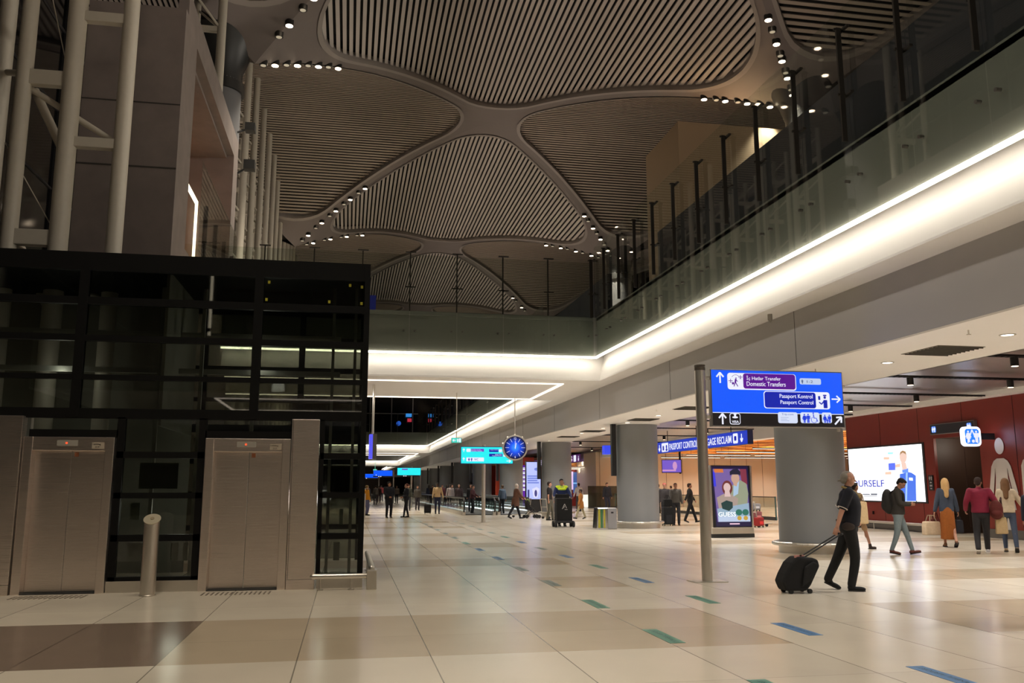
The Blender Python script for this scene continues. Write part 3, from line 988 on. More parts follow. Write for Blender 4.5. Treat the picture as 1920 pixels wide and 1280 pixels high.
# nearest truss: front chord A, right chord B, left-rear chord
A_, B_, C_ = (-5.48, 17.1), (-4.50, 17.1), (-6.34, 17.1)
t = truss('', [A_, B_, C_], 2, 18, [], .175, 'nearest big cream steel lattice truss of round pipes behind the lift box, far left')
o_ = Vector((A_[0], A_[1], 0))
def bar3(p, q, r, name='brace'):
    MB().tube(Vector(p) - o_, Vector(q) - o_, r, r, 14).build(name, truss_m, t, smooth=True)
def beam3(x0, x1, z, h, name='rung'):
    MB().box(x0 - A_[0], x1 - A_[0], -.09, .09, z - h / 2, z + h / 2).build(name, truss_m, t, bevel=.01)
for z in (9.37, 6.2, 12.5):
    beam3(C_[0], A_[0], z, .3)
for z in (8.12, 10.72, 5.5, 13.3):
    beam3(A_[0], B_[0], z, .2)
for z in (9.25, 12.35, 6.1):
    bar3((C_[0], C_[1] + .12, z), (B_[0], B_[1] + .12, z - 1.12), .06)
    bar3((C_[0] + .1, C_[1] + .3, z), (A_[0], A_[1] + .3, z - 1.5), .085)
bar3((C_[0], 17.3, 12.3), (A_[0] - .1, 17.2, 9.5), .01, 'tension_rod')
bar3((C_[0] - .3, 17.3, 8.1), (A_[0] - .1, 17.2, 6.35), .01, 'tension_rod')
t2 = thing('lattice_truss', 'cream steel pipe truss at the extreme left edge of the picture', 'truss', (-7.55, 19.2, 0), 0, 'white lattice trusses of the curtain wall')
for p in ((0, 0), (-1.4, 1.4)):
    MB().tube((*p, 2), (*p, 18), .17, None, 18).build('chord', truss_m, t2, smooth=True)
for z in (6.2, 10.4, 14.6):
    MB().tube((0, 0, z), (-1.4, 1.4, z + .2), .09, None, 10).build('rung', truss_m, t2, smooth=True)
    MB().tube((0, 0, z), (1.1, -.8, z - .35), .07, None, 10).build('brace', truss_m, t2, smooth=True)
# far trusses in a row along the curtain wall
f0 = None
for i, yy in enumerate([30.8 + .0, 38.85, 42.1, 45.7, 49.1, 52.4, 55.4, 58.6, 62.0, 65.4, 68.8, 72.2, 76]):
    lab = ('cream pipe truss rising behind the concrete core at the upper left' if i == 0 else '%s slim cream pipe truss in the receding row along the curtain wall' % ORD[i - 1])
    if f0 is None:
        f0 = thing('lattice_truss', lab, 'truss', (-5.0, yy, 0), 0, 'white lattice trusses of the curtain wall')
        for j, (x, y_) in enumerate(((0, 0), (-1.0, .7), (-1.0, -.7))):
            MB().tube((x, y_, 0), (x, y_, 21.6 if j == 0 else 19.5), .16 if j == 0 else .12, None, 14).build('chord', truss_m, f0, smooth=True)
        for z in (7.0, 9.2, 11.4, 13.6, 15.8, 18.0):
            for y_ in (.7, -.7):
                MB().box(-1.0, 0, -.08, .08, z - .1, z + .1).build('rung', truss_m, f0) if y_ > 0 else None
                MB().tube((0, 0, z), (-1.0, y_, z + 1.1), .045, None, 8).build('brace', truss_m, f0, smooth=True)
        MB().box(-1.06, -.94, -.7, .7, 17.9, 18.1).build('rung', truss_m, f0)
    else:
        dup(f0, (-5.0, yy, 0), 0, lab)
tag(MB().box(-.18, .18, -.2, .2, 0, .3).tube((0, 0, .15), (-.45, -.1, -.1), .04, None, 8).build('loudspeaker', darkmetal), 'black loudspeaker bracketed high by the roof column at the upper left', 'loudspeaker').location = (-4.0, 32.3, 14.8)
tag(MB().box(-.2, .2, -.2, .2, 0, .35).tube((0, 0, .15), (-.5, 0, -.2), .04, None, 8).build('loudspeaker', darkmetal), 'lower black loudspeaker under the first one at the upper left', 'loudspeaker').location = (-4.0, 32.6, 13.4)
tag(MB().box(-5.68, -5.6, 27.2, 29.9, 11.0, 11.12).box(-5.68, -5.6, 29.8, 29.9, 7.6, 11.0).build('light_frame', emit('frame_lamp', (255, 240, 205), 2.5)), 'bright white light line framing the opening in the concrete core', 'light').location = (.35, -.2, 0)

tag(MB().box(-.06, .06, 0, .1, 10.6, 13.6).box(-.06, .06, 0, .1, 9.0, 10.4).prism([(-.06, 13.6), (.06, 13.6), (-.22, 14.4), (-.34, 14.4)], 0, .1).build('light_frame', MATS['frame_lamp']), 'bright white light line framing an opening behind the viewpoint, mirrored in the lift glass', 'light').location = (-7.05, -15.5, -1.1)
# ================================================================== GLASS LIFT BOX
TY = 14.75
tower = thing('lift_enclosure', 'big dark glass lift box with black steel frame standing left of the hall', 'lift enclosure', (-2.6, TY, 0))
def T(mb, name, m, parent=None, **k):
    """geometry written in world coordinates, parented to the lift box"""
    mb.v = [(x + 2.6, y - TY, z) for x, y, z in mb.v]
    return mb.build(name, m, parent or tower, **k)
frame_m = mat('black_frame', (0.003, 0.003, 0.003), 0.55, spec=.2)
XL, XR, YB = -11.5, 0.28, 18.3
b = MB()
b.box(XL, XR, TY, TY + .12, 5.08, 5.38)
for z0, z1 in ((4.52, 4.64), (3.92, 4.02), (3.30, 3.38), (2.68, 2.84)):
    b.box(XL, XR, TY, TY + .1, z0, z1)
for x in (-4.28, -1.55, -8.4):
    b.box(x - .07, x + .07, TY - .01, TY + .12, 2.7, 5.1)
b.box(XR - .09, XR, TY - .01, TY + .12, 0.17, 5.38)
b.box(-3.62, -3.5, TY, TY + .1, .17, 2.7); b.box(-2.38, -2.26, TY, TY + .1, .17, 2.7); b.box(-.47, -.40, TY, TY + .1, .17, 2.7)
for z0, z1 in ((2.06, 2.16), (1.43, 1.52), (.77, .87), (.15, .23)):
    b.box(-3.6, -2.28, TY, TY + .1, z0, z1); b.box(-.45, XR, TY, TY + .1, z0, z1)
b.box(-4.9, -3.6, TY, TY + .1, 2.38, 2.5); b.box(-2.28, -.92, TY, TY + .1, 2.38, 2.5)
T(b, 'front_frame', frame_m)
b = MB()
b.box(XR - .1, XR, TY + .12, YB, 5.08, 5.38)
b.box(XR - .1, XR, YB - .12, YB, .17, 5.1)
b.box(XL, XR - .1, YB - .12, YB, 5.08, 5.38)
for z0, z1 in ((4.52, 4.64), (3.92, 4.02), (3.30, 3.38), (2.68, 2.84), (2.06, 2.16), (1.43, 1.52), (.77, .87)):
    b.box(XR - .09, XR, TY + .12, YB - .1, z0, z1)
    b.box(XL, XR - .1, YB - .1, YB, z0, z1)
for x in (-2.9, -1.0):
    b.box(x - .06, x + .06, YB - .12, YB, .17, 5.1)
T(b, 'rear_frame', frame_m)
T(MB().box(XL, XR, TY + .1, YB - .1, 5.2, 5.36), 'roof_panel', frame_m)
gl = glass('dark_lift_glass', (0.56, 0.57, 0.53), 1.0, 1.6)
gl2 = glass('dark_lift_glass_rear', (0.50, 0.52, 0.48), 1.0, 1.3)
zz = [(4.64, 5.08), (4.02, 4.52), (3.38, 3.92), (2.84, 3.30)]
xx = [(XL, -8.47), (-8.33, -4.35), (-4.21, -1.62), (-1.48, XR - .09)]
for z0, z1 in zz:
    for x0, x1 in xx:
        T(MB().box(x0, x1, TY + .04, TY + .052, z0, z1), 'glass_pane', gl)
for z0, z1 in ((2.16, 2.68), (1.52, 2.06), (.87, 1.43), (.23, .77)):
    T(MB().box(-3.5, -2.38, TY + .04, TY + .052, z0, z1), 'glass_pane', gl)
    T(MB().box(-.40, XR - .09, TY + .04, TY + .052, z0, z1), 'glass_pane', gl)
T(MB().box(-4.86, -3.62, TY + .04, TY + .052, 2.5, 2.68), 'glass_pane', gl)
T(MB().box(-2.26, -.94, TY + .04, TY + .052, 2.5, 2.68), 'glass_pane', gl)
T(MB().box(-5.5, XR - .1, YB - .06, YB - .05, .2, 5.1), 'rear_glass', gl2)
T(MB().box(XR - .05, XR - .04, TY + .1, YB - .1, .2, 5.1), 'side_glass', gl2)
T(MB().box(-3.62, -2.26, TY - .01, TY + .1, 0, .17), 'steel_plinth', steel)
T(MB().box(-.45, XR, TY - .01, TY + .1, 0, .17), 'steel_plinth', steel)
T(MB().box(-12, -3.05, YB - .3, YB - .25, 0, 5.2), 'shaft_wall', mat('shaft_wall', (0.24, 0.235, 0.20), .8, var=.3, vscale=1.4))
T(MB().box(-3.1, -3.05, TY + .4, YB - .3, 2.6, 5.2), 'shaft_wall', MATS['shaft_wall'])
for x_, z_ in ((-7, 1.4), (-5, 3.6), (-2.9, 1.2), (-1.6, 3.8), (-.5, 1.4)):  # added point lights without fittings, to lighten the shaft behind the dark glass
    d_ = bpy.data.lights.new('shaft', 'POINT'); d_.energy = 12; d_.color = (1, 1, .92); d_.shadow_soft_size = .15
    o_ = bpy.data.objects.new('shaft', d_); o_.location = (x_, TY + 1.6, z_); COL.objects.link(o_)
# lift car, rails and notices seen through the glass
grey = mat('shaft_steel', (0.30, 0.30, 0.27), .5)
b = MB()
for x in (-.32, .06):
    b.box(x - .025, x + .025, TY + .7, TY + .76, .1, 5.1)
for x in (-3.3, -2.6, -1.7):
    b.box(x - .03, x + .03, TY + 1.2, TY + 1.26, .1, 5.1)
T(b, 'guide_rail', grey)
b = MB()
for z in (3.62, 4.28, 4.85):
    b.box(-8, -.2, TY + 1.6, TY + 1.7, z, z + .09)
T(b, 'cross_beam', grey)
T(MB().box(-3.35, -2.75, TY + .5, TY + .52, 1.58, 2.0), 'notice_board', mat('notice_dim', (0.10, 0.10, 0.08), .7))
b = MB()
b.box(-3.36, -3.22, TY + .1, TY + .11, 1.1, 1.36); b.box(-3.37, -3.02, TY + .1, TY + .11, .46, .74)
b.box(-2.72, -2.6, TY + .1, TY + .11, .46, .74); b.box(-2.54, -2.46, TY + .1, TY + .11, .46, .74)
b.box(-.2, -.1, TY + .1, TY + .11, .43, .72); b.box(-.12, -.06, TY + .1, TY + .11, 1.0, 1.25)
T(b, 'paper_notice', mat('dull_paper', (0.22, 0.24, 0.2), .8))
b = MB()
for x, z in ((-1.42, 4.98), (-.08, 4.98), (.12, 4.96), (-1.45, 4.68), (-.42, 4.68), (.12, 4.67)):
    b.box(x, x + .04, TY + .03, TY + .04, z, z + .05)
T(b, 'yellow_sticker', mat('yellow_sticker', (0.35, 0.32, 0.01), .6))
# steel claddings between the doors
for x0, x1, p in ((-5.55, -4.97, 'far left'), (-.92, -.48, 'right')):
    T(MB().box(x0, x1, TY - .1, TY + .1, .16, 2.70), 'steel_cladding', doorsteel, bevel=.006)
    T(MB().box(x0, x1, TY - .1, TY + .1, 0, .155), 'steel_kickplate', doorsteel, bevel=.004)
    T(MB().box(x0 + .02, x0 + .026, TY - .102, TY - .1, .16, 2.7), 'cladding_joint', frame_m)

def lift_door(x0, x1, lab):
    """opening x0..x1 including jambs"""
    t = thing('lift_door', lab, 'lift door', ((x0 + x1) / 2, TY, 0), 0)
    hw = (x1 - x0) / 2
    for s in (-1, 1):
        MB().box(min(s * hw, s * (hw - .13)), max(s * hw, s * (hw - .13)), -.06, .22, 0, 2.38).build('jamb', doorsteel, t, bevel=.006)
    MB().box(-hw + .13, hw - .13, -.04, .22, 2.17, 2.38).build('header', doorsteel, t, bevel=.004)
    MB().box(-hw + .13, 0.012 - .016, .13, .17, .02, 2.17).build('door_leaf', doorsteel, t, bevel=.004)
    MB().box(0.004, hw - .13, .13, .17, .02, 2.17).build('door_leaf', doorsteel, t, bevel=.004)
    MB().box(-hw + .13, hw - .13, -.06, .2, 0, .012).build('sill', darkmetal, t)
    d = MB().box(-.18, .12, -.052, -.04, 2.24, 2.33).build('display', mat('lift_display', (0.33, 0.31, 0.27), .4), t)
    MB().box(-.055, -.025, -.056, -.052, 2.27, 2.30).build('red_digit', emit('red_digit', (255, 90, 50), 1.2), d)
    st = MB().box(hw - .33, hw - .15, -.05, -.04, 2.2, 2.3).build('rating_plate', mat('plate_cream', (0.42, 0.36, 0.28), .5), t)
    text('1600kg', hw - .32, hw - .2, 2.255, 2.28, -.051, blackp, st)
    text('21 P', hw - .28, hw - .22, 2.215, 2.235, -.051, blackp, st)
    MB().box(.04, .1, .124, .13, 2.08, 2.15).build('orange_sticker', mat('sticker_orange', (0.35, 0.13, 0.06), .6), t)
    return t
lift_door(-4.95, -3.63, 'left steel lift door, half hidden leaf pair left of the bollard')
lift_door(-2.26, -.93, 'right steel lift door, between the bollard and the dark glass side panel')
# tactile bar grilles on the floor before the doors
for cx_, nm in ((-4.3, 'left'), (-1.63, 'right')):
    b = MB()
    for r_ in range(3):
        for k in range(15):
            b.box(-.5 + .07 * k, -.475 + .07 * k, .0 + .13 * r_, .1 + .13 * r_, 0, .006)
    o = b.build('tactile_strip', mat('tactile_grey', (0.16, 0.13, 0.1), .6))
    o.location = (cx_, 14.15, 0)
    tag(o, 'strip of short grey tactile floor bars before the %s lift door' % nm, 'tactile strip', 'tactile strips before the lift doors')
# bollard with call button
t = thing('call_bollard', 'round steel call post with slanted top standing before the dark glass', 'bollard', (-2.9, 14.25, 0))
b = MB(); seg = 32; i = 0
for k in range(seg):
    a = 2 * PI * k / seg
    b.v.append((.11 * math.cos(a), .11 * math.sin(a), 0.0))
for k in range(seg):
    a = 2 * PI * k / seg
    b.v.append((.11 * math.cos(a), .11 * math.sin(a), 1.12 + .7 * .11 * math.sin(a)))
for k in range(seg):
    k2 = (k + 1) % seg
    b.f.append((k, k2, seg + k2, seg + k)); b.m.append(0)
b.f.append(tuple(range(seg, 2 * seg))); b.m.append(0)
b.build('post', steel, t, smooth=True)
nrm = Vector((0, -.7, 1)).normalized()
cap = MB().tube(Vector((0, 0, 1.122)), Vector((0, 0, 1.122)) + nrm * .012, .125, .125, 32).build('button_plate', mat('bollard_plate', (0.62, 0.55, 0.40), .35, .6), t)
MB().tube(Vector((0, 0, 1.134)), Vector((0, 0, 1.134)) + nrm * .012, .03, .03, 16).build('button', mat('button_ring', (0.3, 0.24, 0.15), .4), cap)
MB().lathe([(.112, 0), (.118, 0), (.118, .015), (.112, .02)], seg=32).build('base_ring', steel, t)
# steel bumper rail round the corner of the lift box
t = thing('bumper_rail', 'low steel bumper rail round the right foot of the glass lift box', 'rail', (0, 14.5, 0))
MB().path([(-.5, 0, .21), (.36, 0, .21)], .042, 14).build('rail', steel, t, smooth=True)
MB().path([(.42, .1, .32), (.42, 3.4, .32)], .05, 14).build('rail', steel, t, smooth=True)
MB().box(.34, .5, -.06, .12, 0, .3).build('corner_post', steel, t, bevel=.01)
for x in (-.38, .1):
    MB().tube((x, 0, 0), (x, 0, .2), .018, .018, 10).tube((x, 0, 0), (x, 0, .015), .05, .05, 14).build('leg', steel, t)
for y in (1.2, 2.4, 3.3):
    MB().tube((.42, y, 0), (.42, y, .3), .018, .018, 10).tube((.42, y, 0), (.42, y, .015), .05, .05, 14).build('leg', steel, t)

# ================================================================== GLASS BALUSTRADES OF THE BALCONIES
bal_g = glass('balcony_glass', (0.90, 0.93, 0.90), 1.0, 1.75)
post_m = mat('post_bronze', (0.035, 0.03, 0.025), .4, .5)
patch = mat('glass_patch', (0.10, 0.09, 0.08), .4, .6)
def balustrade(lab, n, pitch, length_axis, origin, ztop=9.75, z0=6.03):
    """panes along local +x"""
    t = thing('glass_balustrade', lab, 'balustrade', origin, length_axis)
    for k in range(n):
        x0, x1 = k * pitch + .01, (k + 1) * pitch - .01
        MB().box(x0, x1, -.012, .0, z0, ztop).build('glass_pane', bal_g, t)
        for x in (x0 + .18, x1 - .18):
            MB().tube((x, -.03, 6.85), (x, .05, 6.85), .03, .03, 10).build('fixing', patch, t)
        p = MB().box(x1 - .01, x1 + .03, .08, .17, 7.5, 9.62).build('post', post_m, t)
        for z in (9.58, 8.35):
            MB().box(x1 - .16, x1 + .2, .0, .06, z, z + .035).box(x1, x1 + .04, .0, .2, z, z + .035).build('clamp', post_m, p)
    return t
balustrade('long tall glass balustrade with bronze posts along the right upper balcony', 21, 1.62, 90, (8.42, 29.2 - 21 * 1.62, 0), 10.05)
balustrade('tall glass balustrade with T-headed posts on the nearest cross bridge', 12, 1.62, 0, (8.38 - 12 * 1.62, 29.22, 0), 9.5)
balustrade('tall glass balustrade along the right balcony beyond the nearest bridge', 18, 3.2, 90, (8.42, 37.5, 0))
balustrade('tall glass balustrade on the second cross bridge far away', 4, 3.2, 0, (8.38 - 4 * 3.2, 96, 0))
t = thing('glass_balustrade', 'glass balustrade behind the lift box below the cream trusses', 'balustrade', (-3.95, 22.6, 0), 90)
for k in range(4):
    MB().box(1.8 * k + .01, 1.8 * k + 1.79, -.012, 0, 7.5, 9.95).build('glass_pane', bal_g, t)
    MB().box(1.8 * k + 1.77, 1.8 * k + 1.83, .08, .2, 7.5, 9.3).build('post', post_m, t)
# things seen on the far upper level
teal = mat('teal_glass_edge', (0.02, 0.11, 0.12), .3)
tag(MB().box(1.9, 8.2, 36.2, 36.25, 8.0, 8.35).box(3.2, 3.26, 36.2, 36.26, 7.5, 8.3).box(6.1, 6.16, 36.2, 36.26, 7.5, 8.3).build('glass_barrier', teal), 'low teal-tinted glass barrier on the nearest bridge behind its tall glass', 'barrier')
tag(MB().box(.62, .92, 35.5, 35.9, 7.5, 9.4).build('blue_totem', mat('deep_blue', (0.008, 0.012, 0.12), .3)), 'narrow deep blue totem on the nearest bridge next to the lift box', 'totem')

# ================================================================== SIGNS
W = emit('sign_white', (238, 240, 255), 1.0)
BL = emit('sign_blue', (0, 88, 255), 1.0)
NV = emit('sign_navy', (0, 28, 170), 1.0)
PU = emit('sign_purple', (88, 0, 140), 1.0)
BK = emit('sign_black', (14, 10, 14), 1.0)
PB = emit('picto_blue', (20, 60, 220), 1.0)
casem = mat('sign_case', (0.30, 0.29, 0.28), .35, .8)
t = thing('wayfinding_sign', 'big blue and black wayfinding sign on a tall steel pole, right of centre', 'sign', (6.14, 14.59, 0))
MB().tube((0, 0, 0), (0, 0, 3.72), .092, .092, 32).build('pole', steel, t, smooth=True)
MB().tube((0, 0, 3.66), (0, 0, 3.72), .098, .098, 32).tube((0, 0, 3.735), (0, 0, 3.76), .098, .098, 32).build('pole_cap', mat('cap_dark', (.12, .1, .08), .4, .6), t, smooth=True)
MB().box(-.3, .3, -.2, .2, 0, .012).build('base_plate', steel, t)
bx = MB().box(.17, 2.75, -.06, .06, 2.66, 3.69).build('panel_case', casem, t, bevel=.008)
MB().box(.07, .2, -.03, .03, 2.8, 2.86).box(.07, .2, -.03, .03, 3.5, 3.56).build('bracket', steel, t)
MB().tube((2.65, 0, 2.6), (2.65, 0, 2.66), .03, .03, 12).build('spot_knob', steel, t)
def S(cx, cy):
    x = .19 + (cx - 240) / 556.6
    top = 185 + (cx - 240) * .035; bot = 805 + (cx - 240) * .0145
    return x, 3.68 - (cy - top) / (bot - top) * 1.0
fx0, fx1 = .19, 2.73
F = -.06
zsplit = S(240, 660)[1]
MB().box(fx0, fx1, F - .006, F, zsplit, 3.67).build('blue_face', BL, t)
MB().box(fx0, fx1, F - .006, F, 2.68, zsplit - .012).build('black_face', BK, t)
MB().box(fx0, fx1, F - .007, F, zsplit - .012, zsplit).build('divider_line', W, t)
def box_s(x0c, x1c, zc0, zc1, m, name, r=.04, y=F - .012, th=.006):
    x0, z1 = S(x0c, zc0); x1, _ = S(x1c, zc0); _, z0 = S(x0c, zc1)
    return MB().prism(rrect(x0, x1, z0, z1, r), y, y + th).build(name, m, t), (x0, x1, z0, z1)
box_s(408, 1147, 225, 410, W, 'outline_plate', .05, F - .010, .004)
o, (a, b_, c, d) = box_s(575, 1138, 234, 402, PU, 'purple_plate', .045, F - .014, .004)
text('İç Hatlar Transfer', S(610, 0)[0], S(980, 0)[0], S(700, 312)[1] - .01, S(700, 258)[1], F - .016, W, t)
text('Domestic Transfers', S(610, 0)[0], S(1030, 0)[0], S(700, 382)[1] + .01, S(700, 326)[1], F - .016, W, t)
box_s(788, 1508, 430, 620, W, 'outline_plate', .05, F - .010, .004)
box_s(796, 1352, 438, 612, NV, 'navy_plate', .045, F - .014, .004)
text('Pasaport Kontrol', S(958, 0)[0], S(1318, 0)[0], S(1100, 525)[1], S(1100, 468)[1], F - .016, W, t)
text('Passport Control', S(964, 0)[0], S(1322, 0)[0], S(1100, 590)[1], S(1100, 535)[1], F - .016, W, t)
b = MB()
x, z = S(330, 280); arrow(b, x, z, .19, .028, 90, F - .012, F - .006)
x, z = S(1577, 525); arrow(b, x, z, .17, .024, 0, F - .012, F - .006)
x, z = S(340, 735); arrow(b, x, z, .19, .028, 90, F - .012, F - .006)
x, z = S(1588, 758); arrow(b, x, z, .19, .03, 45, F - .012, F - .006)
b.build('arrows', W, t)
b = MB()          # traveller between two planes
x, z = S(495, 320)
Y1, Y2 = F - .018, F - .014
b.prism(circ(x + .005, z + .055, .012, 12), Y1, Y2)
bar2(b, (x, z + .04), (x - .012, z - .03), .03, Y1, Y2); bar2(b, (x - .01, z - .02), (x - .04, z - .095), .014, Y1, Y2); bar2(b, (x - .008, z - .02), (x + .035, z - .095), .014, Y1, Y2)
bar2(b, (x + .005, z + .03), (x + .035, z - .01), .01, Y1, Y2); b.prism(rrect(x - .075, x - .035, z - .06, z - .02, .006), Y1, Y2)
for px, pz in ((x - .1, z + .005), (x + .09, z + .075)):
    bar2(b, (px, pz - .035), (px, pz + .035), .01, Y1, Y2); bar2(b, (px - .04, pz), (px + .04, pz), .01, Y1, Y2); bar2(b, (px - .018, pz - .03), (px + .018, pz - .03), .007, Y1, Y2)
for k in range(6):
    a1, a2 = R(150 - 18 * k), R(150 - 18 * (k + 1))
    bar2(b, (x + .085 * math.cos(a1), z + .03 + .085 * math.sin(a1)), (x + .085 * math.cos(a2), z + .03 + .085 * math.sin(a2)), .006, Y1, Y2)
b.build('traveller_icon', PU, t)
b = MB()          # passport officer
x, z = S(1440, 545)
b.prism(circ(x + .02, z + .065, .024, 14), Y1, Y2); b.prism(rrect(x - .01, x + .055, z + .09, z + .115, .006), Y1, Y2)
b.prism(rrect(x - .01, x + .065, z - .13, z + .02, .012), Y1, Y2); bar2(b, (x, z + .0), (x - .05, z - .06), .02, Y1, Y2); bar2(b, (x - .05, z - .06), (x - .095, z - .02), .02, Y1, Y2)
b.prism(rrect(x - .11, x - .07, z + .02, z + .09, .006), Y1, Y2)
b.build('officer_icon', NV, t)
box_s(1188, 1422, 292, 360, emit('sign_pale', (190, 205, 235), 1.0), 'pale_plate', .03)
text('1-2', S(1265, 0)[0], S(1330, 0)[0], S(1300, 352)[1] + .01, S(1300, 318)[1], F - .014, emit('grey_ink', (70, 90, 130), 1), t)
b = MB(); x, z = S(1215, 330); pict(b, x, z - .035, .075, F - .016, F - .012, 'man'); b.build('walker_icon', MATS['grey_ink'], t)
o, (a, b_, c, d) = box_s(415, 528, 672, 795, W, 'outline_plate', .04, F - .010, .004)
MB().prism(rrect(a + .012, b_ - .012, c + .012, d - .012, .03), F - .013, F - .009).build('icon_plate', BK, t)
b = MB(); x, z = S(471, 715)
b.prism(circ(x, z - .005, .055, 16, .018), F - .018, F - .013); b.prism(rrect(x - .018, x + .018, z, z + .045, .006), F - .018, F - .013); b.prism(circ(x, z + .05, .03, 14, .01), F - .018, F - .013)
b.build('bell_icon', W, t)
text('VISA', a + .035, b_ - .035, c + .025, c + .07, F - .016, W, t, bold=True)
pale = emit('sign_pale_white', (215, 225, 248), 1)
o, (a, b_, c, d) = box_s(932, 1142, 662, 782, pale, 'white_plate', .035)
text('Trip.com', a + .07, b_ - .08, d - .065, d - .02, F - .016, emit('blue_grey_ink', (110, 130, 190), 1), t)
b = MB()
for k in range(3):
    b.box(a + .05, a + .05 + (.16, .12, .15)[k], F - .016, F - .012, c + .04 + .03 * k, c + .045 + .03 * k)
b.build('small_print', MATS['blue_grey_ink'], t)
box_s(1176, 1382, 665, 782, pale, 'white_plate', .035)
box_s(1410, 1518, 668, 782, pale, 'white_plate', .035)
b = MB()
x, z = S(1216, 780); pict(b, x, z, .165, Y1, Y2, 'woman')
x, z = S(1257, 780); pict(b, x, z, .165, Y1, Y2, 'man')
x, z = S(1440, 780); pict(b, x, z, .15, Y1, Y2, 'woman')
x, z = S(1490, 780); pict(b, x, z, .15, Y1, Y2, 'man')
x, z = S(1465, 780); pict(b, x, z - .005, .08, Y1, Y2, 'man')
x, z = S(1320, 730)
b.prism(circ(x - .01, z + .09, .014, 12), Y1, Y2); bar2(b, (x - .01, z + .07), (x, z + .0), .016, Y1, Y2); bar2(b, (x, z), (x + .045, z), .012, Y1, Y2); bar2(b, (x + .045, z), (x + .07, z - .06), .012, Y1, Y2)
for k in range(10):
    a1, a2 = R(120 + 24 * k), R(120 + 24 * (k + 1))
    bar2(b, (x + .055 * math.cos(a1), z - .03 + .055 * math.sin(a1)), (x + .055 * math.cos(a2), z - .03 + .055 * math.sin(a2)), .008, Y1, Y2)
b.build('washroom_icons', PB, t)

# cyan wayfinding signs on poles
CY = emit('sign_cyan', (30, 235, 240), 1.05)
def cyan_sign(loc, w, z0, z1, lab, detail=True):
    t = thing('wayfinding_sign', lab, 'sign', loc, 0)
    MB().tube((0, 0, 0), (0, 0, z1 + .12), .09, .09, 20).build('pole', steel, t, smooth=True)
    MB().tube((0, 0, 0), (0, 0, .015), .3, .3, 24).build('base_plate', steel, t)
    x0, x1 = -w[0], w[1]
    MB().box(x0 - .03, x1 + .03, -.16, -.1, z0 - .03, z1 + .03).build('panel_case', mat('case_blue', (.03, .05, .25), .4), t)
    MB().box(x0, x1, -.166, -.16, z0, z1).build('face', CY, t)
    L = x1 - x0; H = z1 - z0
    MB().box(x0 + .19 * L, x0 + .44 * L, -.172, -.166, z0 + .72 * H, z0 + .9 * H).build('purple_plate', emit('purple2', (120, 60, 190), 1), t)
    if detail:
        text('İç Hatlar Transfer', x0 + .2 * L, x0 + .38 * L, z0 + .82 * H, z0 + .88 * H, -.174, W, t); text('Domestic Transfers', x0 + .2 * L, x0 + .4 * L, z0 + .74 * H, z0 + .8 * H, -.174, W, t)
        MB().box(x0 + .54 * L, x0 + .72 * L, -.172, -.166, z0 + .7 * H, z0 + .88 * H).box(x0 + .54 * L, x0 + .8 * L, -.172, -.166, z0 + .42 * H, z0 + .6 * H).build('navy_plate', NV, t)
        text('Pasaport Kontrol', x0 + .56 * L, x0 + .71 * L, z0 + .8 * H, z0 + .86 * H, -.174, W, t); text('Bagaj Alım', x0 + .66 * L, x0 + .79 * L, z0 + .5 * H, z0 + .58 * H, -.174, W, t)
        text('Baggage Reclaim', x0 + .6 * L, x0 + .79 * L, z0 + .44 * H, z0 + .5 * H, -.174, W, t)
        b = MB()
        b.prism(rrect(x0 + .1 * L, x0 + .18 * L, z0 + .7 * H, z0 + .9 * H, .03), -.172, -.166).prism(rrect(x0 + .1 * L, x0 + .44 * L, z0 + .12 * H, z0 + .36 * H, .03), -.172, -.166)
        b.prism(rrect(x0 + .73 * L, x0 + .79 * L, z0 + .7 * H, z0 + .88 * H, .03), -.172, -.166).prism(rrect(x0 + .82 * L, x0 + .88 * L, z0 + .42 * H, z0 + .6 * H, .03), -.172, -.166)
        arrow(b, x0 + .05 * L, z0 + .8 * H, .14, .03, 90, -.172, -.166); arrow(b, x0 + .05 * L, z0 + .25 * H, .14, .03, 90, -.172, -.166); arrow(b, x0 + .92 * L, z0 + .15 * H, .2, .03, 0, -.172, -.166)
        b.build('white_marks', W, t)
        b = MB(); pict(b, x0 + .15 * L, z0 + .13 * H, .16, -.178, -.172, 'woman'); pict(b, x0 + .2 * L, z0 + .13 * H, .16, -.178, -.172, 'man')
        text('WC', x0 + .25 * L, x0 + .33 * L, z0 + .17 * H, z0 + .3 * H, -.178, NV, t)
        b.build('washroom_icons', NV, t)
    return t
cyan_sign((6.22, 40.63, 0), (1.08, 1.35), 2.7, 3.45, 'cyan lit wayfinding sign on a steel pole behind the round clock')
cyan_sign((5.3, 75, 0), (1.2, .75), 2.62, 3.22, 'smaller cyan lit sign on a pole far down the hall', False)
def blue_sign(loc, x0, x1, z0, z1, lab):
    t = thing('wayfinding_sign', lab, 'sign', loc, 0)
    MB().box(x0, x1, -.06, .06, z0, z1).build('panel_case', casem, t)
    MB().box(x0 + .03, x1 - .03, -.066, -.06, z0 + .12, z1 - .03).build('blue_face', BL, t)
    MB().box(x0 + .03, x1 - .03, -.066, -.06, z0 + .02, z0 + .12).build('black_face', BK, t)
    MB().tube((x1 + .1, 0, 0), (x1 + .1, 0, z1 + .05), .07, .07, 14).build('pole', steel, t)
    b = MB(); arrow(b, x0 + .3, z0 + .2, .12, .03, 90, -.07, -.066); b.prism(rrect(x0 + .5, x0 + .62, z0 + .03, z0 + .1, .02), -.07, -.066); b.prism(rrect(x0 + .7, x0 + .82, z0 + .03, z0 + .1, .02), -.07, -.066)
    b.build('white_marks', W, t)
blue_sign((0, 90, 0), 2.5, 4.45, 2.62, 3.31, 'blue wayfinding sign far down the hall, left of the small cyan one')
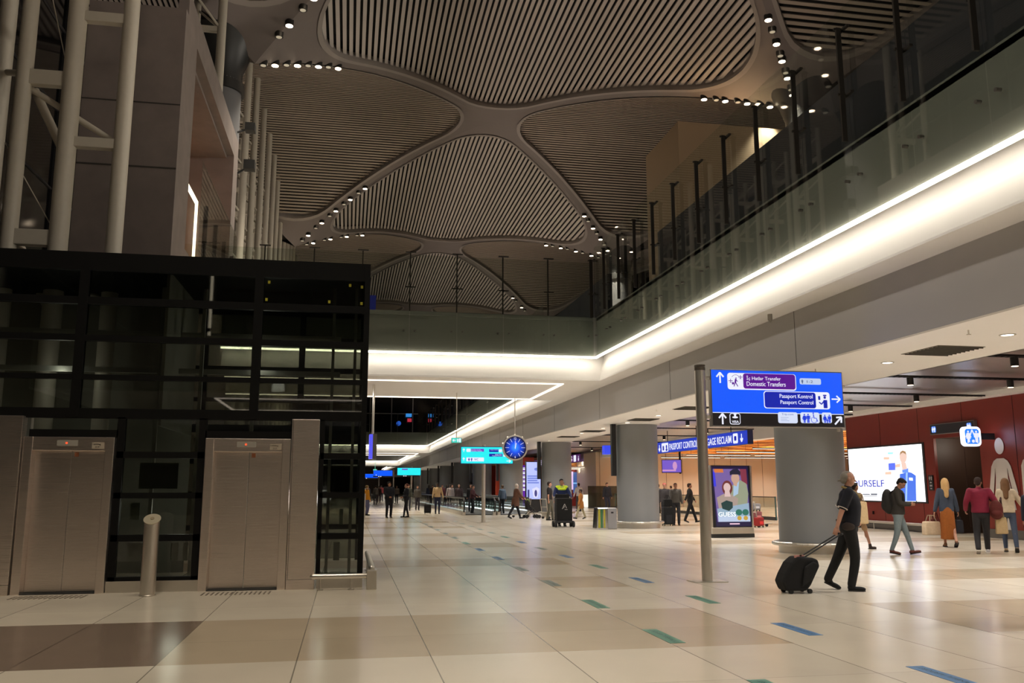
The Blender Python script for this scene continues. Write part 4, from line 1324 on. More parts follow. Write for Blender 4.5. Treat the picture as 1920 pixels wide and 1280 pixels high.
blue_sign((0, 96, 0), 1.2, 3.2, 2.5, 3.05, 'lowest blue wayfinding sign far down the hall next to the lift box')
blue_sign((0, 88, 0), 4.9, 7.0, 2.65, 3.25, 'blue wayfinding sign mostly behind the small cyan one')
# edge-on hanging sign at left
t = thing('hanging_sign', 'narrow blue-faced sign hanging edge-on from a steel rod next to the lift box', 'sign', (.84, 32.0, 0))
MB().tube((0, .1, 3.5), (0, .1, 5.3), .045, .045, 14).build('rod', steel, t)
MB().box(0, .14, -.3, .6, 2.6, 3.5).build('case', casem, t)
MB().box(-.12, 0, -.3, .6, 2.62, 3.48).build('blue_face', emit('violet_blue', (90, 90, 240), 1), t)
# exit sign
t = thing('exit_sign', 'small green exit sign hanging on a thin rod over the hall', 'sign', (4.15, 34.2, 0))
MB().tube((0, 0, 3.52), (0, 0, 5.3), .018, .018, 10).build('rod', steel, t)
MB().box(-.2, .2, -.03, .03, 3.32, 3.52).build('case', casem, t)
MB().box(-.19, .19, -.036, -.03, 3.33, 3.51).build('green_face', emit('exit_green', (60, 210, 190), 1.1), t)
b = MB(); arrow(b, -.09, 3.42, .12, .025, 180, -.042, -.036); pict(b, .05, 3.345, .15, -.042, -.036, 'man'); b.box(.1, .17, -.042, -.036, 3.345, 3.495)
b.build('white_marks', W, t)
tag(MB().box(-.2, .2, -.03, .03, 0, .18).tube((0, 0, .18), (0, 0, 1.9), .015, .015, 8).build('exit_sign', emit('exit_green2', (110, 220, 190), 1)), 'tiny green exit sign hanging far down the hall above the blue signs', 'sign').location = (2.9, 97.5, 3.38)
# clock
t = thing('hanging_clock', 'round blue illuminated clock hanging on a thin rod over the hall', 'clock', (6.82, 35.95, 3.23))
MB().tube((0, 0, .5), (0, 0, 2.07), .022, .022, 12).build('rod', steel, t)
MB().lathe([(.47, -.08), (.53, -.08), (.53, .08), (.47, .08)], seg=48).build('rim', steel, t, smooth=True).rotation_euler = (PI / 2, 0, 0)
ck = bpy.data.materials.new('clock_face'); ck.use_nodes = True; nt = ck.node_tree; bb = nt.nodes['Principled BSDF']
tc = nt.nodes.new('ShaderNodeTexCoord'); ln = nt.nodes.new('ShaderNodeVectorMath'); ln.operation = 'LENGTH'; nt.links.new(tc.outputs['Object'], ln.inputs[0])
cr = nt.nodes.new('ShaderNodeValToRGB'); cr.color_ramp.elements[0].color = (*s2l(70, 170, 255), 1); cr.color_ramp.elements[1].position = .44; cr.color_ramp.elements[1].color = (*s2l(4, 10, 60), 1)
e_ = cr.color_ramp.elements.new(.22); e_.color = (*s2l(20, 80, 240), 1)
nt.links.new(ln.outputs['Value'], cr.inputs[0]); nt.links.new(cr.outputs[0], bb.inputs['Emission Color']); bb.inputs['Emission Strength'].default_value = 1; bb.inputs['Base Color'].default_value = (0.005, .005, .01, 1); bb.inputs['Roughness'].default_value = .2
MB().tube((0, -.07, 0), (0, .07, 0), .475, .475, 48).build('dial', ck, t)
b = MB()
for k in range(12):
    if k in (3, 9): continue      # bottom / top carry numerals
    a = PI / 6 * k
    bar2(b, (.26 * math.cos(a), .26 * math.sin(a)), (.42 * math.cos(a), .42 * math.sin(a)), .012, -.078, -.07)
b.build('hour_marks', W, t)
text('12', -.045, .045, .33, .43, -.074, W, t); text('6', -.022, .022, -.43, -.34, -.074, W, t)
b = MB(); bar2(b, (0, -.05), (.0, .3), .014, -.09, -.08); bar2(b, (0, -.05), (.05, .2), .02, -.086, -.08); b.prism(circ(0, 0, .02, 12), -.092, -.08); b.build('hands', W, t)
b = MB()
for k in range(5):
    a = R(20 + 35 * k)
    b.tube((.54 * math.cos(a), -.04, .54 * math.sin(a)), (.54 * math.cos(a), .04, .54 * math.sin(a)), .03, .03, 10)
b.build('rim_lamp', emit('rim_lamp', (255, 240, 220), 1.2), t)

# long passport control sign over the hall entrance (faces the concourse)
BLD = emit('sign_deep_blue', (16, 52, 190), 1.0)
t = thing('overhead_sign', 'long blue overhead sign reading PASSPORT CONTROL - BAGGAGE RECLAIM', 'sign', (16.75, 46.8, 0), -90)
L = 11.9
MB().box(0, L, 0, .25, 3.42, 4.02).build('case', mat('sign_case_navy', (.01, .012, .06), .4), t)
MB().box(0.0, L - .02, -.008, 0, 3.43, 4.01).build('blue_face', BLD, t)
def q(px): return (px - 1226) / (1400 - 1226)
def Lx(px):   # perspective position along the sign from its picture column
    u0, u1 = 1 / 46.8, 1 / 34.9
    yy = 1 / (u0 + (u1 - u0) * q(px)); return 46.8 - yy
b = MB()
arrow(b, Lx(1229), 3.71, .34, .08, -90, -.016, -.008); arrow(b, Lx(1238), 3.71, .34, .08, -90, -.016, -.008); arrow(b, Lx(1389), 3.72, .34, .07, -90, -.016, -.008)
b.prism(rrect(Lx(1242), Lx(1254), 3.48, 3.95, .08), -.016, -.008); b.prism(rrect(Lx(1373), Lx(1382), 3.5, 3.94, .08), -.016, -.008)
b.build('white_marks', W, t)
text('PASSPORT CONTROL - BAGGAGE RECLAIM', Lx(1256), Lx(1370), 3.54, 3.88, -.012, W, t, bold=True)
b = MB(); b.prism(circ(Lx(1251), 3.74, .1, 12), -.02, -.016); b.prism(circ(Lx(1251), 3.58, .14, 12, .07), -.02, -.016); b.prism(rrect(Lx(1244), Lx(1246.5), 3.56, 3.8, .03), -.02, -.016); b.prism(rrect(Lx(1375.5), Lx(1379.5), 3.62, 3.82, .04), -.02, -.016); b.build('dark_icons', NV, t)
for x in (2, 6, 10):
    MB().tube((x, .12, 4.02), (x, .12, 4.6), .02, .02, 8).build('suspension_rod', blackp, t)
t = thing('overhead_sign', 'long purple overhead sign ending in TRANSFERS beyond the concourse columns', 'sign', (16.75, 85, 0), -90)
MB().box(0, 22.5, 0, .25, 3.45, 4.02).build('case', mat('sign_case_plum', (.03, .01, .05), .4), t)
MB().box(0, 22.48, -.008, 0, 3.46, 4.01).build('purple_face', emit('dim_purple', (74, 26, 88), 1), t)
text('DOMESTIC TRANSFERS', 5.5, 20.2, 3.55, 3.92, -.012, W, t, bold=True)
b = MB(); b.prism(rrect(20.6, 21.3, 3.5, 3.98, .1), -.016, -.008); arrow(b, 22.0, 3.72, .36, .08, -90, -.016, -.008); b.build('white_marks', W, t)
tag(MB().box(0, .35, 0, .5, 3.45, 3.95).build('overhead_sign', emit('blue_end', (50, 70, 230), 1)), 'end of a blue overhead sign beside the black screen at the second column', 'sign').location = (14.3, 48.0, 0)
# vertical digital banners in the middle distance
t = thing('digital_pillar', 'tall narrow digital pillar showing a pale blue advert between columns', 'screen', (11.75, 55.5, 0), 0)
MB().box(-.5, .5, 0, .3, 0, 3.25).build('case', blackp, t, bevel=.01)
MB().box(-.46, .46, -.008, 0, .85, 3.2).build('screen', emit('pale_blue_screen', (176, 186, 250), 1.15), t)
b = MB()
b.prism(circ(.2, 2.75, .16, 12, .1), -.014, -.008)
for k in range(4): b.box(-.4, .35 - .1 * (k % 2), -.014, -.008, 1.85 + .14 * k, 1.93 + .14 * k)
b.build('advert_marks', emit('mid_blue_mark', (110, 130, 215), 1), t)
b = MB().prism([(-.1, 1.5), (.0, .95), (.25, .95), (.38, 1.5), (.2, 1.62)], -.014, -.008)
b.build('advert_shape', emit('near_white', (225, 225, 250), 1), t)
MB().prism(circ(.14, 1.22, .09, 12, .22), -.02, -.014).box(-.4, -.28, -.02, -.014, .95, 1.45).build('advert_detail', emit('dark_mark', (60, 60, 130), 1), t)
t = thing('digital_pillar', 'purple vertical banner with white letters behind the pale blue pillar', 'screen', (12.75, 63.5, 0), 0)
MB().box(-.5, .5, 0, .3, .2, 3.2).build('case', mat('banner_purple', (.05, .01, .12), .4, emis=s2l(88, 20, 150), es=1), t)
b = MB()
for k, h in enumerate((.3, .2, .35, .2, .28, .16)):
    b.box(-.12, .3, -.01, 0, 1.35 + .3 * k, 1.35 + .3 * k + .12); b.box(-.12, -.12 + h, -.01, 0, 1.5 + .3 * k, 1.54 + .3 * k)
b.build('white_marks', W, t)
tag(MB().box(-.2, .2, 0, .3, .1, 4.1).build('door_panel', mat('orange_red_panel', s2l(178, 62, 30), .6)), 'orange-red wall panel behind the moving walkway', 'panel').location = (14.1, 83, 0)
MB_p = MB().box(-1.0, 1.0, 0, .3, 0, 4.1)
tag(MB_p.build('wall_panel', mat('orange_red_panel2', s2l(165, 52, 28), .6)), 'orange-red wall panel just left of the purple banner', 'panel').location = (14.4, 72.5, 0)

# ---- kiosk with watch advert
t = thing('advert_kiosk', 'free-standing lit advert kiosk showing two models and watches, GUESS below', 'kiosk', (12.25, 27.0, 0), 4)
MB().box(-.76, .76, -.12, .14, 0, .12).build('foot', mat('kiosk_foot', (.02, .02, .02), .5), t)
MB().box(-.74, .74, -.14, .16, .12, .32).build('base', steel, t, bevel=.01)
MB().box(-.72, .70, -.12, .14, .32, 2.3).build('case', blackp, t, bevel=.01)
MB().box(.68, .74, -.14, .16, .32, 2.3).build('side_rail', steel, t, bevel=.006); MB().box(-.76, -.71, -.14, .16, .32, 2.3).build('side_rail', steel, t, bevel=.006)
def pic(name, shapes, col, y, es=1.0):
    b = MB()
    for s_ in shapes: b.prism(s_, y - .003, y)
    return b.build(name, emit('pic_%d_%d_%d' % col, col, es), t)
def K(px, pz):   # picture coordinates of the advert crop -> kiosk face
    return (-.66 + (px - 735) / (1062 - 735) * 1.28, 2.26 - (pz - 505) / (1155 - 505) * 1.92)
def KP(*pp): return [K(*p) for p in reversed(pp)]
y = -.121
pic('screen', [KP((725, 505), (1062, 500), (1072, 1150), (752, 1150))], (22, 14, 60), y)
pic('advert_sky', [KP((738, 530), (1045, 530), (1062, 1100), (765, 1100))], (120, 96, 160), y - .003)
pic('advert_orange', [KP((750, 530), (830, 530), (835, 570), (752, 570))], (215, 120, 60), y - .006)
pic('advert_maroon', [KP((985, 530), (1045, 530), (1050, 700), (1000, 690))], (130, 50, 70), y - .006)
pic('advert_blue_edge', [KP((738, 560), (755, 560), (765, 720), (742, 720))], (60, 60, 220), y - .006)
pic('advert_jacket', [KP((900, 720), (985, 650), (1040, 690), (1055, 800), (1040, 920), (930, 920), (890, 800))], (150, 155, 130), y - .009)
pic('advert_shirt', [KP((925, 680), (975, 660), (960, 800), (915, 830))], (170, 195, 220), y - .012)
pic('advert_skin', [[K(940 + 38 * math.cos(R(-a)), 632 + 58 * math.sin(R(-a))) for a in range(0, 360, 24)], KP((915, 670), (960, 670), (950, 720), (925, 710))], (198, 160, 140), y - .015)
pic('advert_dark_hair', [KP((892, 600), (890, 560), (920, 532), (965, 530), (990, 560), (985, 605), (972, 590), (910, 590))], (28, 30, 50), y - .018)
pic('advert_coat', [KP((765, 840), (830, 800), (900, 810), (960, 850), (950, 920), (890, 960), (780, 960))], (170, 150, 140), y - .012)
pic('advert_brown_hair', [[K(862 + 48 * math.cos(R(-a)), 735 + 80 * math.sin(R(-a))) for a in range(0, 360, 24)]], (110, 50, 50), y - .018)
pic('advert_face', [[K(860 + 32 * math.cos(R(-a)), 730 + 48 * math.sin(R(-a))) for a in range(0, 360, 24)], KP((840, 765), (880, 765), (890, 830), (835, 830))], (220, 190, 185), y - .021)
pic('advert_dark_bag', [KP((800, 900), (850, 870), (905, 890), (905, 950), (870, 985), (810, 960))], (30, 60, 60), y - .024)
pic('advert_trousers', [KP((765, 960), (960, 920), (1055, 900), (1058, 1050), (770, 1050))], (150, 175, 195), y - .015)
pic('advert_pale_strip', [KP((770, 1045), (1062, 1040), (1062, 1100), (772, 1100))], (190, 205, 230), y - .018)
b = MB()
for px in (960, 1020):
    b.prism([K(px + 30 * math.cos(R(-a)), 1000 + 34 * math.sin(R(-a))) for a in range(0, 360, 24)], y - .024, y - .021)
b.build('watch_dial', emit('watch_teal', (40, 110, 95), 1), t)
b = MB()
for px in (962, 1020):
    b.prism([K(px + 20 * math.cos(R(-a)), 1062 + 24 * math.sin(R(-a))) for a in range(0, 360, 24)], y - .024, y - .021)
b.build('watch_strap', emit('watch_yellow', (200, 160, 60), 1), t)
x0, z0 = K(772, 1044); x1, z1 = K(930, 996)
text('GUESS', x0, x1, z0, z1, y - .026, emit('sign_bright_white', (250, 252, 255), 1.2), t, bold=True)
x0, z0 = K(875, 1130); x1, z1 = K(965, 1116)
MB().box(x0, x1, y - .006, y - .003, z0, z1).build('caption_bar', emit('pink_white', (240, 200, 220), 1), t)
# ---- litter bins by the second column
t = thing('waste_bin', 'steel recycling bin with mirrored curved body left of the second column', 'bin', (9.95, 33.4, 0))
MB().prism([(-.48, 0), (.38, 0), (.38, .82), (-.42, .82)], -.25, .25).build('body', mat('mirror_steel', (.55, .55, .55), .15, 1), t, bevel=.04)
MB().box(-.38, -.30, -.256, -.25, .05, .75).box(-.16, -.1, -.256, -.25, .05, .75).build('coloured_strip', mat('bin_yellow', (.35, .32, .02), .4), t)
MB().box(-.28, -.2, -.256, -.25, .05, .75).build('coloured_strip', mat('bin_green', (.03, .14, .05), .4), t)
MB().box(.0, .36, -.27, -.25, .02, .8).build('side_door', mat('bin_grey', (.38, .38, .40), .35, .7), t, bevel=.01)
MB().box(.13, .23, -.276, -.27, .6, .66).build('slot', blackp, t)

# ---- red wall: advert screen, door sign, projecting sign, pictograms, panel
t = thing('advert_screen', 'very bright white wall advert screen reading YOURSELF on the red wall', 'screen', (20.38, 33.2, 0), -90)
L = 4.75                 # from y=33.2 to y=28.45
MB().box(-.05, L + .12, 0, .05, 1.02, 3.2).build('case', blackp, t)
MB().box(0, L, -.01, 0, 1.08, 3.14).build('screen', emit('screen_white', (252, 252, 255), 1.9), t)
def Q(px, py):  # advert crop (1067 px wide zoom) -> local
    X = 1540 + px * .1875; Yp = 820 + py * .1875
    # invert the projection on the wall plane x = 20.38
    import mathutils
    d = cam.rotation_euler.to_matrix() @ Vector(((X - 960) / 1632.0, (640 - Yp) / 1632.0, -1))
    s_ = 20.37 / d.x
    return (33.2 - d.y * s_, 1.6 + d.z * s_)
def pq(name, polys, col, y, es=1.3):
    b = MB()
    for p in polys: b.prism([Q(*c) for c in p], y - .004, y)
    return b.build(name, emit('pq_%d_%d_%d' % col, col, es), t)
x0 = Q(268, 495)[0]; x1 = Q(632, 488)[0]; z0 = Q(450, 493)[1]; z1 = Q(450, 425)[1]
text('YOURSELF', x0 - .05, x1, z0, z1, -.016, emit('ink_blue', (60, 70, 195), 1), t, bold=True)
pq('jacket', [[(785, 365), (870, 345), (900, 350), (945, 380), (950, 636), (790, 636)]], (70, 110, 215), -.01)
pq('jacket_zip', [[(848, 350), (865, 350), (858, 636), (842, 636)]], (150, 185, 250), -.016)
pq('collar', [[(808, 320), (870, 305), (872, 350), (812, 355)]], (100, 140, 240), -.014)
pq('pocket', [[(878, 400), (915, 402), (918, 432), (880, 428)]], (240, 245, 255), -.016)
pq('face', [[(820 + 36 * math.cos(R(-a)), 195 + 62 * math.sin(R(-a))) for a in range(0, 360, 24)], [(800, 250), (845, 250), (860, 315), (812, 325)]], (250, 214, 198), -.014, 1.0)
pq('hair', [[(785, 180), (790, 145), (815, 128), (845, 140), (856, 180), (845, 165), (815, 150), (795, 165)]], (180, 140, 100), -.018, 1.0)
pq('swatch', [[(672, 258), (740, 252), (742, 325), (675, 328)]], (90, 110, 235), -.014)
pq('swatch_cyan', [[(665, 148), (720, 145), (720, 165), (665, 168)]], (160, 240, 250), -.014)
pq('swatch_orange', [[(625, 195), (680, 195), (680, 220), (625, 222)], [(740, 270), (790, 260), (790, 295), (742, 300)], [(640, 345), (700, 340), (700, 370), (640, 372)]], (255, 212, 186), -.014, 1.0)
pq('small_print', [[(416, 562), (486, 562), (486, 572), (416, 572)], [(497, 560), (560, 560), (560, 575), (497, 575)], [(425, 582), (560, 582), (560, 588), (425, 588)]], (90, 95, 110), -.014, 1)
t = thing('washroom_sign', 'long black illuminated sign with two small blue washroom icons over the recess', 'sign', (20.38, 27.75, 0), -90)
MB().box(0, 2.25, -.12, .0, 3.42, 3.78).build('case', casem, t, bevel=.006)
MB().box(.02, 2.23, -.126, -.12, 3.44, 3.76).build('black_face', BK, t)
b = MB(); b.prism(rrect(.1, .33, 3.49, 3.71, .05), -.132, -.126); b.prism(rrect(1.9, 2.12, 3.49, 3.71, .05), -.132, -.126); b.build('icon_plate', emit('icon_blue', (60, 130, 240), 1), t)
b = MB(); pict(b, .17, 3.51, .18, -.138, -.132, 'woman'); pict(b, .27, 3.51, .18, -.138, -.132, 'man'); pict(b, 1.97, 3.51, .18, -.138, -.132, 'man'); pict(b, 2.06, 3.51, .18, -.138, -.132, 'woman'); b.build('washroom_icons', W, t)
t = thing('projecting_sign', 'glowing white and blue square washroom sign sticking out from the red wall', 'sign', (19.5, 24.75, 0))
MB().prism(rrect(-.32, .32, 2.88, 3.5, .14), -.07, .07).build('glow_case', emit('glow_white', (235, 240, 255), 2.0), t)
MB().prism(rrect(-.25, .25, 2.95, 3.43, .09), -.078, -.07).build('blue_face', emit('bright_blue', (40, 120, 255), 1.3), t)
b = MB(); pict(b, -.14, 3.0, .38, -.086, -.078, 'woman'); pict(b, .15, 3.0, .38, -.086, -.078, 'man')
bar2(b, (-.18, 2.98), (0, 3.4), .035, -.09, -.082); bar2(b, (.18, 2.98), (0, 3.4), .035, -.09, -.082); b.prism(circ(.02, 3.04, .05, 14), -.09, -.082); b.build('washroom_icons', W, t)
MB().box(.3, .86, -.02, .02, 3.1, 3.3).build('bracket', darkmetal, t)
spot((19.9, 24.75, 3.2), 12, 150, (.55, .65, 1), .2, 1, (1, -.15, 0))
wf = mat('figure_white', (0.55, 0.50, 0.46), .6)
def big_fig(yc, kind, lab):
    t = thing('wall_pictogram', lab, 'pictogram', (20.385, yc, 0), -90, 'washroom figures on the red wall')
    H = 3.14; b = MB()
    b.prism(circ(0, H - .25, .2, 28, .26), -.012, 0)
    if kind == 'woman':
        out = [(-.62, 1.35), (-.52, 1.3), (-.42, 1.4), (-.26, 2.2), (-.26, 1.9), (-.42, .9), (-.2, .9), (-.2, .1), (-.03, .1), (-.03, .9), (.03, .9), (.03, .1), (.2, .1), (.2, .9), (.5, .9), (.26, 1.9), (.26, 2.2), (.42, 1.4), (.55, 1.3), (.64, 1.4), (.42, 2.25), (.3, 2.42), (.15, 2.5), (-.15, 2.5), (-.3, 2.42), (-.42, 2.25)]
    else:
        out = [(-.56, 1.35), (-.48, 1.25), (-.4, 1.35), (-.38, 2.15), (-.32, 2.15), (-.3, .1), (-.04, .1), (-.04, 1.25), (.04, 1.25), (.04, .1), (.3, .1), (.32, 2.15), (.38, 2.15), (.4, 1.35), (.48, 1.25), (.56, 1.35), (.54, 2.25), (.45, 2.42), (.3, 2.5), (-.3, 2.5), (-.45, 2.42), (-.54, 2.25)]
    b.prism(out, -.012, 0)
    b.build('figure', wf, t)
big_fig(24.75 - .15, 'woman', 'large off-white woman pictogram on the red wall')
big_fig(23.2, 'man', 'large off-white man pictogram cut by the right edge of the picture')
t = thing('wall_plate', 'small dark information plate with white symbols between screen and recess', 'sign', (20.385, 28.2, 0), -90)
MB().box(0, .26, -.02, 0, 1.48, 2.02).build('plate', blackp, t)
b = MB(); pict(b, .08, 1.84, .15, -.026, -.02, 'woman'); pict(b, .18, 1.84, .15, -.026, -.02, 'man'); b.box(.09, .17, -.026, -.02, 1.74, 1.78).box(.07, .19, -.026, -.02, 1.62, 1.68).box(.09, .17, -.026, -.02, 1.53, 1.57); b.build('white_marks', mat('dull_white', (.4, .4, .42), .6), t)
tag(MB().box(-.06, .06, -.02, 0, 0, .12).build('wall_socket', blackp), 'small dark wall socket low on the red wall under the screen', 'socket').location = (20.385, 31.7, .55)
t = thing('bumper_rail', 'long low steel bumper rail along the foot of the red wall', 'rail', (20.1, 30.5, 0))
MB().path([(0, -2.6, .28), (0, 2.7, .28)], .05, 12).build('rail', steel, t, smooth=True)
for y in (-2.2, -.7, .8, 2.3):
    MB().tube((0, y, 0), (0, y, .27), .02, .02, 8).build('leg', steel, t)
# recess door
d_ = bpy.data.lights.new('recess', 'POINT'); d_.energy = 30; d_.color = (1, .85, .7); d_.shadow_soft_size = .2  # added point light without a fitting, put in to brighten the recess
o_ = bpy.data.objects.new('recess', d_); o_.location = (21.4, 26.7, 3.0); COL.objects.link(o_)
d_ = thing('brown_door', 'dark brown door deep in the washroom recess', 'door', (22.58, 26.6, 0), -90)
MB().box(-.5, .5, -.03, 0, 0, 2.2).build('leaf', mat('door_brown', s2l(48, 32, 24), .45), d_, bevel=.01)
MB().box(.38, .42, -.08, -.03, 1.0, 1.15).build('handle', steel, d_)

# ---- passport hall balustrades and counters, hanging screen
lowglass = glass('low_glass', (.80, .82, .76), .8, 1.45)
t = None
for i, (yc, ln) in enumerate(((35.6, 3.2), (43.0, 5.6), (51.5, 7.5), (62.5, 8.0))):
    lab = '%s low glass barrier with dark foot along the passport hall entrance' % ORD[i]
    r = thing('glass_barrier', lab, 'barrier', (20.6, yc, 0), 90, 'glass barriers at the passport hall')
    MB().box(-ln / 2, ln / 2, -.06, .06, 0, .16).build('foot', mat('barrier_foot', (.05, .045, .04), .5), r)
    MB().box(-ln / 2, ln / 2, -.008, .008, .16, 1.1).build('glass_pane', lowglass, r)
    for s_ in (-1, 1):
        MB().box(s_ * ln / 2 - .03, s_ * ln / 2 + .03, -.03, .03, 0, 1.15).build('post', mat('teal_post', (.05, .12, .12), .4), r)
    MB().box(-ln / 2, ln / 2, -.025, .025, 1.1, 1.14).build('top_rail', darkmetal, r)
r = thing('glass_barrier', 'dark low glass barrier at the beige wall left of the second column', 'barrier', (19.6, 66.5, 0), 0)
MB().box(-1.2, 1.6, -.008, .008, .1, 1.7).build('glass_pane', glass('smoky', (.4, .4, .36), .8, 1.45), r)
MB().box(-1.2, 1.6, -.05, .05, 0, .1).build('foot', darkmetal, r)
t = thing('hanging_screen', 'small purple screen hanging under the passport control sign', 'screen', (16.9, 44.3, 0), -30)
MB().box(.36, .46, 0, .1, 3.2, 3.45).box(.36, .46, 0, .1, 2.3, 3.3).build('mount', blackp, t)
MB().box(-.55, .5, -.04, .04, 2.35, 3.05).build('case', blackp, t)
MB().box(-.52, .47, -.046, -.04, 2.38, 3.02).build('screen', emit('violet_screen', (120, 90, 200), 1), t)
MB().prism(circ(.15, 2.72, .12, 12, .22), -.052, -.046).box(-.52, .2, -.052, -.046, 2.44, 2.52).build('advert_marks', emit('pink_mark', (205, 150, 200), 1), t)
# far red hall adverts
t = thing('advert_screen', 'pink and blue advert screen on the far red wall', 'screen', (19.2, 74.5, 0))
MB().box(-1.35, .1, 0, .08, 1.4, 2.95).build('screen', emit('pink_adv', (225, 190, 235), 1.1), t)
MB().box(.1, 1.5, 0, .08, 1.1, 2.9).build('blue_half', emit('blue_adv', (60, 90, 150), 1), t)
MB().box(.1, 1.3, -.01, 0, 1.9, 2.0).build('strip', emit('cyan_adv', (130, 190, 240), 1), t)
MB().prism(circ(-.45, 2.25, .2, 14, .32), -.01, 0).build('advert_face', emit('rose_adv', (200, 140, 190), 1), t)
struct('wall_far', MB().box(18.2, 24, 75, 75.2, 0, 3.3), MATS['red_far_wall'])
tag(MB().prism(circ(0, 2.0, .22, 14, .3), 0, .05).prism(rrect(-.4, .4, 1.2, 1.8, .15), 0, .05).build('poster', emit('orange_adv', (240, 110, 80), 1)), 'glowing orange poster figure at the far red hall', 'poster').location = (20.6, 74.4, 0)
tag(MB().box(0, 1.0, -.1, .1, 0, 1.0).build('glowing_counter', emit('counter_white', (245, 240, 225), 1.2)), 'small glowing white counter before the far red wall', 'counter').location = (19.0, 70.5, 0)
# far upper adverts
tag(MB().box(-.35, .35, 0, .2, 0, .4).build('lit_sign', emit('far_blue', (60, 150, 240), 1)), 'tiny blue lit sign in the dark upper glazing far away', 'sign').location = (7.1, 107, 10.1)
tag(MB().box(-.25, .25, 0, .2, 0, .4).build('lit_sign', emit('far_red', (200, 50, 70), 1)), 'tiny red lit sign in the dark upper glazing far away', 'sign').location = (7.2, 107, 9.5)
tag(MB().tube((0, 0, 0), (0, .2, 0), .28, .28, 16).build('lit_sign', emit('far_blue_round', (40, 90, 200), 1)), 'tiny round blue lit sign in the dark upper glazing far away', 'sign').location = (5.9, 107, 9.3)

# ================================================================== FLOOR STICKERS
stk = {}
def sticker(x, y, lab, mcol, grp):
    key = mcol
    m = flat('sticker_' + key, {'teal': (84, 140, 122), 'blue': (70, 120, 170), 'grey': (120, 135, 130)}[key], .4)
    if key not in stk:
        t = thing('floor_sticker', lab, 'floor sticker', (x, y, 0), 0, grp)
        MB().box(-.085, .085, -.45, .45, .0005, .003).build('strip', m, t)
        o = text('İSTANBUL AIRPORT', -.4, .4, -.035, .035, 0, flat('sticker_ink_' + key, (60, 90, 95), .5), t, name='lettering', th=.001)
        for v in o.data.vertices:
            a, b_, c = v.co; v.co = (-c, a, .0035 + b_ * .0)
        stk[key] = t
    else:
        dup(stk[key], (x, y, 0), 0, lab, grp)
ra = [7.0, 9.6, 12.3, 15.0, 17.7, 20.4] + [20.4 + 2.72 * k for k in range(1, 9)]
ca = ['blue', 'blue', 'teal', 'blue', 'teal', 'blue', 'grey', 'blue', 'teal', 'grey', 'grey', 'grey', 'grey', 'grey']
for i, y in enumerate(ra):
    sticker(5.09, y, '%s %s floor sticker in the row nearer the sign pole' % (ORD[i], ca[i]), ca[i], 'floor stickers, row nearer the sign pole')
rb = [6.75, 9.43, 12.12, 14.83, 17.52, 20.2, 23.0] + [23.0 + 2.72 * k for k in range(1, 8)]
cb_ = ['teal', 'teal', 'teal', 'grey', 'grey', 'blue', 'blue', 'teal', 'grey', 'grey', 'grey', 'grey', 'grey', 'grey']
for i, y in enumerate(rb):
    sticker(3.43, y, '%s %s floor sticker in the row nearer the lifts' % (ORD[i], cb_[i]), cb_[i], 'floor stickers, row nearer the lifts')

# ================================================================== MOVING WALKWAYS
hand = mat('handrail_black', (.012, .012, .012), .4)
wglass = glass('walkway_glass', (.62, .66, .62), .9, 1.5)
def walkway(x, lab, y0=50.7, y1=108):
    t = thing('moving_walkway', lab, 'moving walkway', (x, y0, 0))
    L = y1 - y0
    MB().box(.0, 1.8, .6, L, 0, .05).build('belt', mat('belt_grey', (.05, .05, .05), .5), t)
    for s_, n_ in ((0, 'left'), (1.8, 'right')):
        MB().box(s_ - .09, s_ + .09, .15, L, 0, .22).build('balustrade_base', steel, t)
        MB().box(s_ - .012, s_ + .012, .3, L, .22, .95).build('glass_panel', wglass, t)
        MB().path([(s_, .6, .12), (s_, .12, .22), (s_, .0, .5), (s_, .1, .82), (s_, .4, .98), (s_, L, .98)], .05, 8).build('handrail', hand, t, smooth=True)
        sx = s_ + (.1 if s_ == 0 else -.1)
        MB().box(min(sx, sx + .015), max(sx, sx + .015), .5, L - 20, .24, .29).build('light_strip', emit('walk_strip', (235, 250, 255), 2.0), t)
walkway(6.65, 'nearest moving walkway with glass sides and black handrails, people standing on it')
walkway(9.0 - .3, 'second moving walkway beside the first, nearer the columns')
tag(MB().box(-.07, .07, -.03, .03, 0, 1.3).build('barrier_post', steel, None), 'slim steel post standing near the right corner of the lift box', 'post').location = (.82, 44.2, 0)
# ================================================================== PEOPLE
SKIN = {'fair': (0.46, 0.235, 0.16), 'tan': (0.36, 0.17, 0.105), 'brown': (0.17, 0.08, 0.05), 'dark': (0.07, 0.035, 0.025)}
def skin_m(k): return mat('skin_' + k, SKIN[k], .55, var=.06, vscale=20)
def cloth(rgb, name=None):
    return mat('cloth_%d_%d_%d' % rgb, s2l(*rgb), .85, var=.18, vscale=18, bump=.3)

def ik(a, b, l1, l2, pole):
    """mid joint between a and b"""
    a = Vector(a); b = Vector(b); d = b - a; L = min(d.length, (l1 + l2) * .999); d.normalize()
    b = a + d * L
    x = (l1 * l1 - l2 * l2 + L * L) / (2 * L)
    h = math.sqrt(max(0, l1 * l1 - x * x))
    p = Vector(pole); p = p - d * p.dot(d); p.normalize()
    return a + d * x + p * h, b

